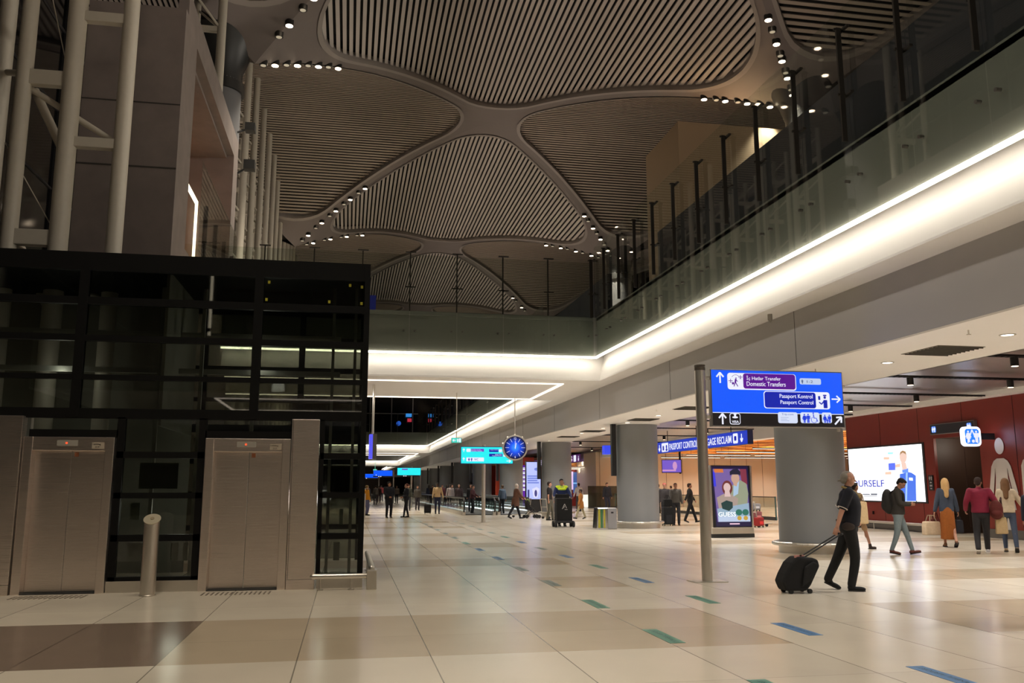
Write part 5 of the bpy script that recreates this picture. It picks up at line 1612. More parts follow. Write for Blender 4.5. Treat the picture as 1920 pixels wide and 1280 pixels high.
def person(lab, loc, rz, h=1.78, build=1.0, skin='fair', top=('shirt', (60, 60, 70)), bottom=('trousers', (40, 40, 45)), shoes=(25, 22, 20), hair=('short', (40, 28, 20)),
           feet=((-.1, .12, 0, 0), (.1, -.12, 0, 0)), hands=((-.26, .1, .82), (.26, -.05, .82)), lean=0.0, head=(0, 0), vox=.011, detail=1, elbows=None, group=None, cat='person', female=False, belly=0, drop=0, extra=None, curl=0.5):
    """faces local +y; feet: (x, y, lift, toe pitch); hands: wrist targets; head: (yaw, pitch) degrees; all for a 1.75 m figure"""
    t = thing('person', lab, cat, loc, rz, group)
    s = h / 1.75
    vox = vox
    w_ = build
    HZ = .93 - drop
    def ln(p):   # lean the upper body
        p = Vector(p); f = max(0, p.z - HZ)
        return Vector((p.x, p.y + f * lean, p.z - f * lean * lean * .4))
    sw = (.15 if female else .18) * (1 + (w_ - 1) * .5)
    hipx = .09
    legs = []
    for i, sx in enumerate((-1, 1)):
        fx, fy, lift, pitch = feet[i]
        heel = Vector((fx, fy, lift))
        ank = heel + Vector((0, -.0, .085 + abs(math.sin(R(pitch))) * .09))
        hip = Vector((sx * hipx, 0, HZ - .03))
        knee, ank = ik(hip, ank, .425, .405, (sx * .08, 1, 0))
        legs.append((hip, knee, ank, pitch))
    arms = []
    for i, sx in enumerate((-1, 1)):
        sh = ln((sx * sw, -.01, 1.43))
        pole = (elbows[i] if elbows else (sx * .35, -1, -.1))
        el, wr = ik(sh, hands[i], .29, .26, pole)
        arms.append((sh, el, wr))
    X = lambda v: Vector(v) * s
    neck0 = ln((0, -.015, 1.44)); hc = ln((0, 0, 1.50))
    hr = Euler((R(head[1]), 0, R(-head[0]))).to_matrix()
    def H(p): return hc + hr @ Vector(p)     # p relative to neck top
    hm3 = hr
    # ---- body
    b = MB()
    TS = [(HZ - .1, .10, .08, 0), (HZ - .04, .15, .105, 0), (HZ + .06, .15, .105, 0), (1.10, .132, .092, 0), (1.22, .145, .1, .005), (1.33, .16, .105, 0), (1.41, .145, .09, -.008), (1.46, .08, .06, -.012)]
    b.loft([(X(ln((0, yo, z))), rx * s * w_, ry * s * w_) for z, rx, ry, yo in TS])
    b.tube(X(ln((-sw + .03, -.01, 1.42))), X(ln((sw - .03, -.01, 1.42))), .055 * s, None, 12, True)
    b.tube(X(neck0), X(H((0, .0, .06))), .056 * s, .05 * s, 14, True)
    # head
    b.ell(X(H((0, -.005, .155))), (.074 * s, .095 * s, .09 * s), hm3)
    b.ell(X(H((0, .022, .095))), (.058 * s, .068 * s, .078 * s), hm3)
    b.ell(X(H((0, .055, .05))), (.03 * s, .025 * s, .022 * s), hm3)
    if detail:
        b.tube(X(H((0, .085, .135))), X(H((0, .108, .1))), .009 * s, .015 * s, 8, True)
        for sx in (-1, 1):
            b.ell(X(H((sx * .076, -.005, .115))), (.011 * s, .018 * s, .03 * s), hm3)
            b.ell(X(H((sx * .03, .078, .155))), (.02 * s, .014 * s, .008 * s), hm3)
        b.ell(X(H((0, .083, .068))), (.022 * s, .01 * s, .007 * s), hm3)
    for hip, knee, ank, pt in legs:
        cl = .72 if bottom[0] in ('trousers', 'jeans') else 1.0
        b.limb([(X(hip), .078 * s * w_ * cl), (X(knee), .05 * s * cl), (X(ank), .033 * s)])
        b.ell(X(knee.lerp(ank, .3) + Vector((0, -.012, 0))), (.047 * s * cl, .05 * s * cl, .1 * s))
    for i, (sh, el, wr) in enumerate(arms):
        sx = (-1, 1)[i]
        b.limb([(X(sh), .048 * s * (1 + (w_ - 1) * .6)), (X(el), .039 * s), (X(wr), .026 * s)])
        # hand
        d = (wr - el).normalized()
        inw = Vector((-sx, 0, 0)); n = (inw - d * inw.dot(d)).normalized(); sd = d.cross(n).normalized()
        if sd.y < 0: sd = -sd
        pc = wr + d * .05
        Mx = Matrix((sd, n, d)).transposed()
        b.ell(X(pc), (.04 * s, .016 * s, .055 * s), Mx, 12, 8)
        for k in range(4):
            base = wr + d * .088 + sd * (.028 - .0185 * k)
            l = (.036, .041, .038, .03)[k]
            c1 = curl
            d1 = (d * math.cos(c1) + n * math.sin(c1)); d2 = (d * math.cos(c1 * 2.2) + n * math.sin(c1 * 2.2))
            m_ = base + d1 * l; e = m_ + d2 * l * .85
            b.tube(X(base - d * .02), X(m_), .0088 * s, .0082 * s, 8, True); b.tube(X(m_), X(e), .0082 * s, .0068 * s, 8, True)
        tb = wr + d * .03 + sd * .03
        tm = tb + (sd * .7 + d * .7 + n * .35).normalized() * .036; te = tm + (d * .85 + n * .5).normalized() * .03
        b.tube(X(tb), X(tm), .0115 * s, .0095 * s, 8, True); b.tube(X(tm), X(te), .0095 * s, .0075 * s, 8, True)
    b.build('body', skin_m(skin), t, rem=vox if detail < 2 else .0075, sm=2)
    # ---- face marks
    if detail:
        for sx in (-1, 1):
            MB().ell(X(H((sx * .03, .083, .138))), (.014 * s, .009 * s, .009 * s), hm3, 10, 6).build('eye', mat('eye_dark', (.02, .015, .012), .2), t, smooth=True)
        MB().ell(X(H((0, .09, .068))), (.021 * s, .005 * s, .005 * s), hm3, 10, 6).build('mouth', mat('lip_red', (.16, .04, .035), .5), t, smooth=True)
        if hair[0] != 'headscarf':
            for sx in (-1, 1):
                MB().ell(X(H((sx * .032, .088, .163))), (.02 * s, .006 * s, .0045 * s), hm3, 8, 5).build('eyebrow', cloth(hair[1]), t, smooth=True)
    # ---- top
    kind, rgb = top[0], top[1]
    b = MB()
    infl = .014 if kind in ('t_shirt', 'shirt', 'polo') else .026
    hem = HZ - (.03 if kind in ('jacket', 'coat', 'dress', 'tunic') else 0)
    BS = {0: .25, 1: .5, 2: 1.0, 3: .9, 4: .45, 5: .15, 6: 0}
    TT = [(hem, .152, .108, 0), (HZ + .06, .152, .108, 0), (1.10, .140, .098, 0), (1.22, .150, .104, .005), (1.33, .163, .107, 0), (1.41, .15, .092, -.008), (1.455, .085, .066, -.012)]
    b.loft([(X(ln((0, yo + belly * BS[k] * .8, z))), (rx * w_ + infl) * s, (ry * w_ + infl + belly * BS[k] * .8) * s) for k, (z, rx, ry, yo) in enumerate(TT)])
    b.tube(X(ln((-sw + .02, -.01, 1.415))), X(ln((sw - .02, -.01, 1.415))), (.055 + infl) * s, None, 12, True)
    if female: b.ell(X(ln((0, .07, 1.28))), (.12 * s, .065 * s, .06 * s))
    if kind not in ('t_shirt',): b.tube(X(ln((0, -.015, 1.45))), X(ln((0, -.01, 1.49))), .068 * s, .064 * s, 12, True)
    if kind in ('coat', 'dress'):
        b.tube(X(ln((0, 0, HZ + .1))), X((0, -.01, .62)), (.17 * w_) * s, (.2 * w_) * s, 18)
    if kind == 'tunic':
        b.tube(X(ln((0, 0, HZ + .1))), X((0, 0, HZ - .13)), (.165 * w_) * s, (.175 * w_) * s, 18)
    short = kind in ('t_shirt', 'polo')
    for i, (sh, el, wr) in enumerate(arms):
        if short:
            e = sh.lerp(el, .78)
            b.tube(X(sh), X(e), (.062) * s * w_, .058 * s * w_, 12, True)
        else:
            b.limb([(X(sh), (.05 * w_ + infl * .8) * s), (X(el), (.042 + infl * .8) * s), (X(el.lerp(wr, .9)), (.033 + infl * .6) * s)])
    topm = cloth(rgb)
    tp = b.build({'coat': 'coat', 'jacket': 'jacket', 'dress': 'dress'}.get(kind, kind), topm, t, rem=vox * 1.15, sm=3)
    if kind == 'polo':
        for i, (sh, el, wr) in enumerate(arms):
            e = sh.lerp(el, .86); e2 = sh.lerp(el, .89)
            MB().tube(X(e), X(e2), .063 * s * w_, .062 * s * w_, 16).build('sleeve_edge', cloth((210, 200, 190)), tp)
    # ---- bottom
    kind, rgb = bottom
    b = MB()
    if kind in ('skirt',):
        b.tube(X(ln((0, 0, HZ + .12))), X((0, 0, HZ - .1)), .125 * w_ * s, .17 * w_ * s, 20); b.tube(X((0, 0, HZ - .1)), X((0, .01, .2)), .17 * w_ * s, .19 * s, 20)
        b.build('skirt', cloth(rgb), t, rem=vox * 1.15, sm=3)
    else:
        b.loft([(X((0, 0, HZ - .12)), .10 * w_ * s, .085 * w_ * s), (X((0, 0, HZ - .06)), .155 * w_ * s, .112 * w_ * s), (X(ln((0, 0, HZ + .04))), .157 * w_ * s, .114 * w_ * s), (X(ln((0, 0, HZ + .11))), .143 * w_ * s, .103 * w_ * s)])
        for i, (hip, knee, ank, pt) in enumerate(legs):
            end = ank.lerp(knee, .03) if kind != 'shorts' else knee.lerp(hip, .08)
            if kind == 'shorts':
                b.tube(X(hip), X(end), .095 * s * w_, .075 * s, 14, True)
            else:
                k0, k1 = (.064, .047) if kind == 'jeans' else (.072, .06)
                b.limb([(X(hip), .09 * s * w_), (X(knee), k0 * s), (X(end), k1 * s)], 18)
        b.build('jeans' if kind == 'jeans' else ('shorts' if kind == 'shorts' else 'trousers'), cloth(rgb), t, rem=vox * 1.15, sm=3)
    # ---- shoes
    for i, (hip, knee, ank, pt) in enumerate(legs):
        fx, fy, lift, pitch = feet[i]
        rot = Euler((R(pitch), 0, 0)).to_matrix()
        o = Vector((fx, fy, lift)) + (Vector((0, 0, .0)) if pitch == 0 else Vector((0, 0, abs(math.sin(R(pitch))) * (.16 if pitch < 0 else .06))))
        f = lambda p: (o + rot @ Vector(p)) * s
        b = MB()
        b.ell(f((0, .0, .052)), (.044 * s, .06 * s, .05 * s), rot); b.ell(f((0, .1, .036)), (.046 * s, .1 * s, .035 * s), rot); b.tube(f((0, 0, .05)), ank * s, .042 * s, .042 * s, 12, True)
        sh_ = b.build('shoe', cloth(shoes), t, rem=vox * .9, sm=2)
        q = MB(); q.tube(f((0, -.01, .012)), f((0, .15, .012)), .012 * s, .012 * s, 6)
        i0 = len(q.v)
        ol = [(-.042, -.05), (.042, -.05), (.047, .08), (.04, .16), (0, .19), (-.04, .16), (-.047, .08)]
        q = MB()
        q.v = [tuple(f((a, c, 0.0))) for a, c in ol] + [tuple(f((a, c, .02))) for a, c in ol]
        n_ = len(ol); q.f = [tuple(reversed(range(n_))), tuple(range(n_, 2 * n_))] + [(k, (k + 1) % n_, n_ + (k + 1) % n_, n_ + k) for k in range(n_)]; q.m = [0] * (n_ + 2)
        q.build('sole', cloth((200, 195, 190)) if sum(shoes) > 500 else rubber, sh_)
    # ---- hair
    hk, hc_ = hair
    b = MB()
    if hk == 'short':
        b.ell(X(H((0, -.022, .172))), (.081 * s, .096 * s, .085 * s), hm3); b.ell(X(H((0, -.06, .115))), (.068 * s, .048 * s, .06 * s), hm3); b.ell(X(H((0, .03, .215))), (.062 * s, .06 * s, .035 * s), hm3)
    elif hk == 'receding':
        b.ell(X(H((0, -.05, .155))), (.078 * s, .066 * s, .078 * s), hm3); b.ell(X(H((0, -.065, .105))), (.066 * s, .044 * s, .055 * s), hm3); b.tube(X(H((0, -.1, .11))), X(H((0, -.15, .09))), .022 * s, .012 * s, 10, True); b.ell(X(H((0, -.015, .21))), (.055 * s, .075 * s, .036 * s), hm3)
    elif hk == 'long':
        b.ell(X(H((0, -.022, .172))), (.086 * s, .1 * s, .088 * s), hm3); b.tube(X(H((0, -.065, .13))), X(ln((0, -.12, 1.30))), .078 * s, .055 * s, 14, True)
        for sx in (-1, 1): b.tube(X(H((sx * .07, -.02, .15))), X(ln((sx * .075, -.06, 1.36))), .03 * s, .03 * s, 10, True)
    elif hk == 'bun':
        b.ell(X(H((0, -.022, .172))), (.083 * s, .098 * s, .086 * s), hm3); b.ell(X(H((0, -.11, .16))), (.045 * s, .04 * s, .045 * s), hm3)
    elif hk == 'headscarf':
        b.ell(X(H((0, -.02, .16))), (.092 * s, .1 * s, .1 * s), hm3); b.ell(X(H((0, -.02, .05))), (.08 * s, .075 * s, .08 * s), hm3)
    elif hk == 'cap':
        b.ell(X(H((0, -.015, .18))), (.087 * s, .105 * s, .075 * s), hm3); b.ell(X(H((0, .09, .175))), (.06 * s, .05 * s, .012 * s), hm3)
    if hk != 'none': b.build('hair' if hk not in ('headscarf', 'cap') else hk, cloth(hc_), t, rem=vox, sm=2)
    t['_s'] = s
    return t, dict(arms=arms, legs=legs, s=s, ln=ln, X=X, H=H)
def finish(t):
    if '_s' in t: del t['_s']

def W2(t, p):
    """person-local to world"""
    a = t.rotation_euler.z
    return Vector((t.location.x + p[0] * math.cos(a) - p[1] * math.sin(a), t.location.y + p[0] * math.sin(a) + p[1] * math.cos(a), t.location.z + p[2]))

PG = 'travellers in the hall'
# --- old man pulling a black bag, walking to the right
man, J = person('grey-haired man in dark navy polo and dark trousers pulling a black wheeled bag', (7.84, 12.9, 0), -116, 1.86, 1.18, 'fair', ('polo', (9, 12, 26)), ('trousers', (14, 13, 14)), (12, 11, 12), ('receding', (128, 122, 112)),
       feet=((-.1, -.34, .0, -26), (.1, -.02, 0, 0)), hands=((-.24, .10, 1.0), (.30, -.24, .79)), lean=.05, head=(-12, -3), vox=.011, detail=2, belly=.028, curl=.95)
sc = MB(); X_, ln_ = J['X'], J['ln']
for k in range(14):
    a, a2 = 2 * PI * k / 14, 2 * PI * (k + 1) / 14
    sc.tube(X_(ln_((.072 * math.cos(a), .078 * math.sin(a) - .005, 1.475 - .035 * math.sin(a)))), X_(ln_((.072 * math.cos(a2), .078 * math.sin(a2) - .005, 1.475 - .035 * math.sin(a2)))), .021, .021, 8, True)
sc.tube(X_(ln_((.0, .085, 1.43))), X_(ln_((.02, .16, 1.36))), .03, .018, 8, True).tube(X_(ln_((.0, .085, 1.43))), X_(ln_((-.05, .15, 1.34))), .027, .014, 8, True)
sc.build('neck_scarf', cloth((150, 128, 78)), man, rem=.01, sm=1)
MB().tube(X_((0, 0, 1.0)), X_((0, 0, 1.03)), .185, .185, 24).build('belt', cloth((30, 24, 20)), man)
pk = MB().ell((.185, -.02, .99), (.045, .10, .07)); pk.build('waist_pouch', cloth((52, 42, 38)), man, rem=.012, sm=2)
hw = W2(man, J['X'](J['arms'][1][2]))
# wheeled bag
bag = thing('wheeled_bag', 'black soft wheeled cabin bag with raised handle, pulled by the grey-haired man', 'suitcase', (6.84, 12.80, 0), 0)
th = R(28)
bb_ = MB()
out = [(-.30, .18), (-.24, .04), (.10, .04), (.17, .12), (.33, .40), (.31, .50), (.22, .53), (-.02, .55), (-.14, .46), (-.24, .30)]
bb_.prism(out, -.15, .15)
bb_.build('body', cloth((12, 12, 14)), bag, bevel=.035)
MB().prism([(.0, .1), (.16, .2), (.28, .44), (.2, .48), (.06, .4)], -.19, -.15).build('front_pocket', cloth((17, 17, 19)), bag, bevel=.02)
for x, yy in ((-.16, -.12), (-.16, .12), (.15, -.12), (.15, .12)):
    MB().tube((x, yy - .02, .035), (x, yy + .02, .035), .035, .035, 16).build('wheel', rubber, bag)
hl = hw - Vector(bag.location)
hb = MB()
top_ = hl + Vector((0.02, -.02, -.10))
for dy in (-.06, .06):
    hb.tube((.06, dy, .5), (top_.x, top_.y + dy * .9, top_.z), .011, .011, 10)
hb.build('telescopic_handle', blackp, bag)
MB().tube((top_.x, top_.y - .075, top_.z), (top_.x, top_.y + .075, top_.z), .018, .018, 12, True).build('grip', blackp, bag)
MB().box(-.06, .06, -.1, -.08, .53, .57).box(0.02, .1, -.1, -.06, .55, .57).build('luggage_tag', mat('tag_red_white', (.55, .25, .22), .6), bag)

# --- man with phone and backpack
guy, J = person('man in dark jacket, blue jeans and brown boots looking at his phone', (13.12, 19.4, 0), -128, 1.84, 1.14, 'tan', ('jacket', (44, 40, 36)), ('jeans', (110, 122, 126)), (84, 42, 30), ('short', (26, 20, 18)),
       feet=((-.11, .24, 0, 12), (.11, -.18, 0, -10)), hands=((-.10, .27, 1.13), (.09, .28, 1.14)), lean=.06, head=(5, -38), vox=.012, detail=1, elbows=((-.5, -.5, -1), (.5, -.5, -1)))
def backpack(lab, person_t, s, rgb, size=(.17, .11, .27), zc=1.2, xo=0, yo=-.24, tags=True):
    p = W2(person_t, (xo * s, yo * s, 0))
    b = thing('backpack', lab, 'backpack', (p.x, p.y, zc * s), math.degrees(person_t.rotation_euler.z))
    q = MB(); q.ell((0, 0, 0), (size[0], size[1], size[2])); q.ell((0, .02, -.1), (size[0] * .95, size[1], size[2] * .7)); q.ell((0, -.07, -.1), (size[0] * .75, size[1] * .6, size[2] * .45))
    q.build('pack', cloth(rgb), b, rem=.016, sm=3)
    for sx in (-1, 1):
        MB().path([(sx * .1, .06, .2), (sx * .13, .2, .27), (sx * .14, .36, .18), (sx * .15, .36, -.02), (sx * .15, .18, -.16)], .02, 8).build('strap', cloth(tuple(int(c * .6) for c in rgb)), b)
    return b
backpack('dark bulky backpack on the back of the man with the phone', guy, 1.05, (32, 30, 28), (.2, .14, .30), 1.2, 0, -.2)
pw = W2(guy, (0.0, .43, 1.24))
ph = thing('mobile_phone', 'black mobile phone held by the man in blue jeans', 'phone', tuple(pw), -128)
MB().box(-.075, .075, -.005, .005, -.04, .04).build('case', blackp, ph, bevel=.004)
MB().box(-.07, .07, -.007, -.005, -.036, .036).build('glass', mat('phone_glass', (.02, .02, .025), .1), ph)

# --- woman in denim jacket and rust skirt seen from behind
w1, J = person('blonde woman in denim jacket and long rust-orange skirt, seen from behind', (16.05, 21.55, 0), -25, 1.84, 1.0, 'fair', ('jacket', (56, 66, 84)), ('skirt', (150, 84, 26)), (120, 84, 60), ('long', (186, 150, 100)),
       feet=((-.08, .06, 0, 0), (.12, -.26, .0, -35)), hands=((-.30, .02, .84), (.28, .08, .86)), female=True, vox=.013)
def tote(lab, loc, rz, rgb, w=.4, hgt=.34, dpt=.12, name='tote_bag'):
    b = thing(name, lab, 'bag', loc, rz)
    q = MB(); n = 10
    q.prism([(-w / 2, 0), (w / 2, 0), (w / 2 * .95, hgt * .6), (w / 2 * .86, hgt), (-w / 2 * .86, hgt), (-w / 2 * .95, hgt * .6)], -dpt / 2, dpt / 2)
    q.build('bag_body', cloth(rgb), b, bevel=.03)
    for y in (-dpt / 2 * .8, dpt / 2 * .8):
        MB().path([(-w * .22, y, hgt * .97), (-w * .12, y * .5, hgt + .16), (w * .12, y * .5, hgt + .16), (w * .22, y, hgt * .97)], .011, 8).build('handle', cloth(tuple(int(c * .8) for c in rgb)), b)
    return b
hw = W2(w1, Vector((-.30, .02, .84)) * 1.05)
tote('large cream tote bag in the left hand of the blonde woman', (hw.x - .12, hw.y, .32), 8, (196, 176, 150), .52, .36, .2)
hw = W2(w1, Vector((.28, .08, .86)) * 1.05)
tote('dark navy bag in the right hand of the blonde woman', (hw.x + .0, hw.y + .05, .38), 8, (20, 22, 34), .3, .34, .14)
tote('red shopping bag behind the cream tote of the blonde woman', (hw.x - .52, hw.y + .25, .34), 8, (84, 24, 18), .3, .4, .1)

# --- magenta top
w2, J = person('dark-haired person in magenta sweater, black trousers and white trainers, seen from behind', (15.3, 19.3, 0), -35, 1.84, 1.12, 'tan', ('sweater', (120, 18, 48)), ('trousers', (30, 28, 32)), (190, 188, 190), ('short', (40, 22, 18)),
       feet=((-.12, -.22, 0, -22), (.1, .24, 0, 10)), hands=((-.30, .16, .98), (.33, .14, 1.05)), vox=.013, head=(15, 0))
backpack('dark red rucksack slung from the shoulder of the person in magenta', w2, 1.05, (84, 24, 20), (.15, .12, .22), 1.02, .32, -.12)
tote('cream cloth bag hanging below the dark red rucksack', tuple(W2(w2, (.42, -.05, .48))), -20, (170, 146, 108), .28, .4, .1)
# --- white top, long hair
w3, J = person('long-haired woman in cream top and blue jeans walking beside the person in magenta', (16.3, 19.6, 0), -40, 1.82, .95, 'fair', ('sweater', (196, 180, 156)), ('jeans', (58, 68, 88)), (150, 130, 105), ('long', (110, 78, 50)),
       feet=((-.1, .1, 0, 0), (.13, -.28, 0, -28)), hands=((-.22, .12, .9), (.42, .05, .92)), female=True, vox=.013, elbows=((-1, -.4, 0), (1, -.3, .2)))
# --- person cut off by the right edge
w4, J = person('person in dark coat and jeans almost cut off by the right edge of the picture', (8.32, 9.3, 0), -75, 1.72, 1.0, 'fair', ('jacket', (38, 36, 40)), ('jeans', (34, 44, 62)), (20, 18, 20), ('short', (40, 30, 24)),
       feet=((-.1, -.42, .0, -30), (.1, .2, 0, 0)), hands=((-.26, .25, .95), (.3, -.25, .85)), vox=.012)
w5, J = person('person in navy coat with grey sleeve at the right edge behind the walking women', (15.25, 17.5, 0), -60, 1.66, 1.15, 'fair', ('coat', (20, 24, 42)), ('trousers', (60, 58, 56)), (30, 28, 28), ('short', (50, 40, 30)),
       feet=((-.12, .2, 0, 0), (.12, -.2, 0, -15)), hands=((-.3, .1, .85), (.32, .05, .85)), vox=.014)
# --- person hidden behind the old man
w6, J = person('person half hidden behind the grey-haired man, cream shawl bag showing', (13.2, 21.3, 0), -80, 1.72, .9, 'tan', ('shirt', (110, 80, 60)), ('shorts', (150, 120, 90)), (60, 46, 40), ('short', (40, 26, 20)),
       feet=((-.1, -.2, 0, 0), (.1, .3, 0, 0)), hands=((-.26, .1, .85), (.28, .0, .85)), vox=.015)
tote('cream triangular cloth bag showing in front of the grey-haired man', (11.45, 18.3, .78), 0, (186, 160, 120), .3, .5, .14)

# --- middle distance
def quick(lab, x, y, rz, h=1.78, **k):
    k.setdefault('vox', .018); k.setdefault('detail', 0)
    t, J = person(lab, (x, y, 0), rz, h, **k)
    return t, J
WALK = ((-.1, .28, 0, 10), (.1, -.28, 0, -22)); STAND = ((-.1, .02, 0, 0), (.1, -.02, 0, 0))
g1, J = quick('woman in grey sweater and dark trousers beside a tall black suitcase', 13.85, 36.0, 165, 1.78, top=('sweater', (92, 88, 84)), bottom=('trousers', (44, 46, 52)), feet=STAND, hands=((-.26, .1, .85), (.3, .12, .88)), skin='tan', hair=('short', (70, 50, 36)), detail=1, vox=.015)
def suitcase(lab, loc, rz, rgb, w=.42, h=.66, d=.26, handle=True):
    b = thing('suitcase', lab, 'suitcase', loc, rz)
    MB().box(-w / 2, w / 2, -d / 2, d / 2, .06, .06 + h).build('shell', cloth(rgb), b, bevel=.04)
    for x in (-w / 2 + .05, w / 2 - .05):
        for y in (-d / 2 + .04, d / 2 - .04):
            MB().tube((x - .012, y, .03), (x + .012, y, .03), .03, .03, 12).build('wheel', rubber, b)
    if handle:
        MB().tube((-w * .25, 0, .06 + h), (-w * .25, 0, h + .38), .01, .01, 8).tube((w * .25, 0, .06 + h), (w * .25, 0, h + .38), .01, .01, 8).tube((-w * .27, 0, h + .38), (w * .27, 0, h + .38), .014, .014, 8).build('telescopic_handle', blackp, b)
    MB().box(-w * .3, w * .3, -d / 2 - .015, -d / 2 + .01, .12, .06 + h * .55).build('front_pocket', cloth(tuple(min(255, int(c * 1.5) + 4) for c in rgb)), b, bevel=.012)
    return b
suitcase('tall black suitcase with grey pocket standing by the woman in grey', (13.3, 35.6, 0), 5, (24, 26, 30), .46, .72, .3)
tote('black handbag on top of the tall black suitcase', (13.32, 35.6, .8), 5, (16, 16, 18), .4, .3, .2, 'handbag')
g2, J = quick('person dressed all in black striding past the steel sign pole', 15.5, 38.5, -100, 1.78, top=('sweater', (20, 18, 20)), bottom=('trousers', (18, 16, 18)), feet=WALK, hands=((-.34, .3, .95), (.38, -.35, .92)), skin='tan', hair=('short', (60, 40, 30)), detail=1, vox=.015)
g3, J = quick('woman with pink hair band behind the woman in grey', 13.95, 37.6, 160, 1.78, top=('sweater', (60, 56, 58)), bottom=('trousers', (30, 30, 34)), feet=STAND, hair=('bun', (200, 70, 80)))
# porter and cart
g4, J = quick('airport porter in navy and lime-yellow jacket pushing a tall black cart', 8.82, 36.0, 180, 1.95, build=1.05, top=('jacket', (26, 40, 84)), bottom=('trousers', (22, 22, 28)), feet=STAND, hands=((-.3, .3, 1.05), (.3, .3, 1.05)), skin='tan', hair=('short', (24, 18, 16)), detail=1, vox=.014)
q = MB().ell(J['X'](J['ln']((0, .0, 1.36))), (.215, .165, .11)); q.tube(J['X']((-.17, -.01, 1.42)), J['X']((.17, -.01, 1.42)), .1, None, 12, True); q.build('lime_yoke', mat('hi_vis_lime', s2l(200, 225, 30), .6), g4, rem=.014, sm=2)
cart = thing('porter_cart', 'tall black upright cart with a white triangle emblem, pushed by the porter', 'cart', (8.72, 35.35, 0), 0)
MB().box(-.33, .33, -.25, .2, .24, 1.16).build('body', cloth((12, 11, 12)), cart, bevel=.04)
MB().box(-.38, .38, -.3, .25, .17, .26).build('chassis', blackp, cart, bevel=.02)
MB().box(-.3, .3, .12, .2, 1.1, 1.32).build('back', cloth((16, 14, 16)), cart, bevel=.02)
for x in (-.37, .37):
    for y in (-.24, .2):
        MB().tube((x - .035, y, .12), (x + .035, y, .12), .12, .12, 20).build('wheel', rubber, cart)
MB().path([(-.34, .22, .3), (-.36, .25, 1.2), (.36, .25, 1.2), (.34, .22, .3)], .018, 8).build('push_bar', steel, cart)
b = MB(); bar2(b, (-.1, .73), (0, .93), .02, -.262, -.252); bar2(b, (0, .93), (.08, .76), .02, -.262, -.252); bar2(b, (-.04, .76), (.0, .85), .014, -.262, -.252); b.box(-.0, .12, -.262, -.252, .70, .715); b.build('emblem', mat('emblem_white', (.6, .58, .56), .6), cart)
g5, J = quick('bearded man in black t-shirt and olive trousers left of the porter', 9.85, 42.7, -115, 1.88, build=1.08, top=('t_shirt', (20, 16, 18)), bottom=('trousers', (84, 82, 70)), feet=((-.1, .12, 0, 0), (.1, -.1, 0, 0)), hands=((-.26, .12, .85), (.26, .0, .85)), skin='fair', hair=('short', (36, 22, 20)), detail=1, vox=.015, head=(-10, 0))
g6, J = quick('man partly hidden between the bearded man and the porter', 10.9, 44.2, 170, 1.86, top=('sweater', (40, 44, 60)), feet=STAND, hair=('short', (70, 40, 28)))
g7, J = quick('child in ochre dress walking to the left behind the porter', 11.75, 43.9, 75, 1.50, top=('dress', (150, 96, 34)), bottom=('trousers', (150, 140, 110)), feet=WALK, skin='brown', hair=('short', (30, 18, 14)), detail=1, vox=.014)
g8, J = quick('grey-haired woman in brown fringed coat pushing a stroller to the right', 8.6, 45.2, -80, 1.78, build=1.1, top=('coat', (92, 60, 44)), bottom=('trousers', (22, 22, 32)), feet=((-.1, .3, 0, 0), (.1, -.42, 0, -25)), hands=((-.2, .4, 1.02), (.2, .4, 1.02)), lean=.14, hair=('headscarf', (176, 166, 156)), detail=0, vox=.016)
st = thing('stroller', 'dark folding stroller with lime lining pushed by the grey-haired woman', 'stroller', (9.5, 45.6, 0), 10)
b = MB().path([(-.45, -.2, 1.02), (.25, -.2, .3)], .014, 8).path([(-.45, .2, 1.02), (.25, .2, .3)], .014, 8).path([(-.45, -.2, 1.02), (-.45, .2, 1.02)], .018, 8).path([(-.3, -.2, .12), (.1, -.2, .55)], .014, 8).path([(-.3, .2, .12), (.1, .2, .55)], .014, 8).path([(.0, -.2, .3), (.45, -.2, .12)], .014, 8).path([(.0, .2, .3), (.45, .2, .12)], .014, 8)
b.build('frame', blackp, st)
MB().prism([(-.25, .45), (.1, .38), (.18, .45), (-.05, .52), (-.2, .95), (-.3, .9)], -.18, .18).build('seat', cloth((24, 22, 28)), st, bevel=.02)
MB().ell((-.2, 0, .85), (.1, .17, .15)).build('lining', mat('lime_cloth', s2l(110, 130, 30), .8), st, smooth=True)
for x, yy in ((-.3, -.2), (-.3, .2), (.4, -.2), (.4, .2), (.28, -.2), (.28, .2)):
    MB().tube((x, yy - .02, .09), (x, yy + .02, .09), .09, .09, 16).build('wheel', rubber, st)
def trolley(lab, loc, rz, load=None):
    b = thing('luggage_trolley', lab, 'trolley', loc, rz)
    MB().path([(-.3, -.28, .14), (.55, -.2, .14), (.55, .2, .14), (-.3, .28, .14), (-.3, -.28, .14)], .02, 8).path([(-.3, -.28, .14), (-.42, -.28, 1.0)], .018, 8).path([(-.3, .28, .14), (-.42, .28, 1.0)], .018, 8).path([(-.42, -.28, 1.0), (-.42, .28, 1.0)], .024, 8).path([(-.38, -.28, .6), (-.38, .28, .6)], .015, 8).build('frame', steel, b)
    for x, yy in ((-.25, -.28), (-.25, .28), (.5, 0)):
        MB().tube((x, yy - .025, .07), (x, yy + .025, .07), .07, .07, 14).build('wheel', rubber, b)
    return b
trolley('empty steel luggage trolley left of the bearded man', (9.3, 46.8, 0), 160)
trolley('steel luggage trolley behind the legs of the bearded man', (10.3, 44.6, 0), 20)
g9, J = quick('man in white shirt seen from behind beyond the porter', 15.4, 58, 10, 1.88, top=('shirt', (190, 185, 185)), bottom=('trousers', (70, 66, 70)), feet=STAND, hands=((-.3, .1, .9), (.34, .1, .8)), skin='tan')
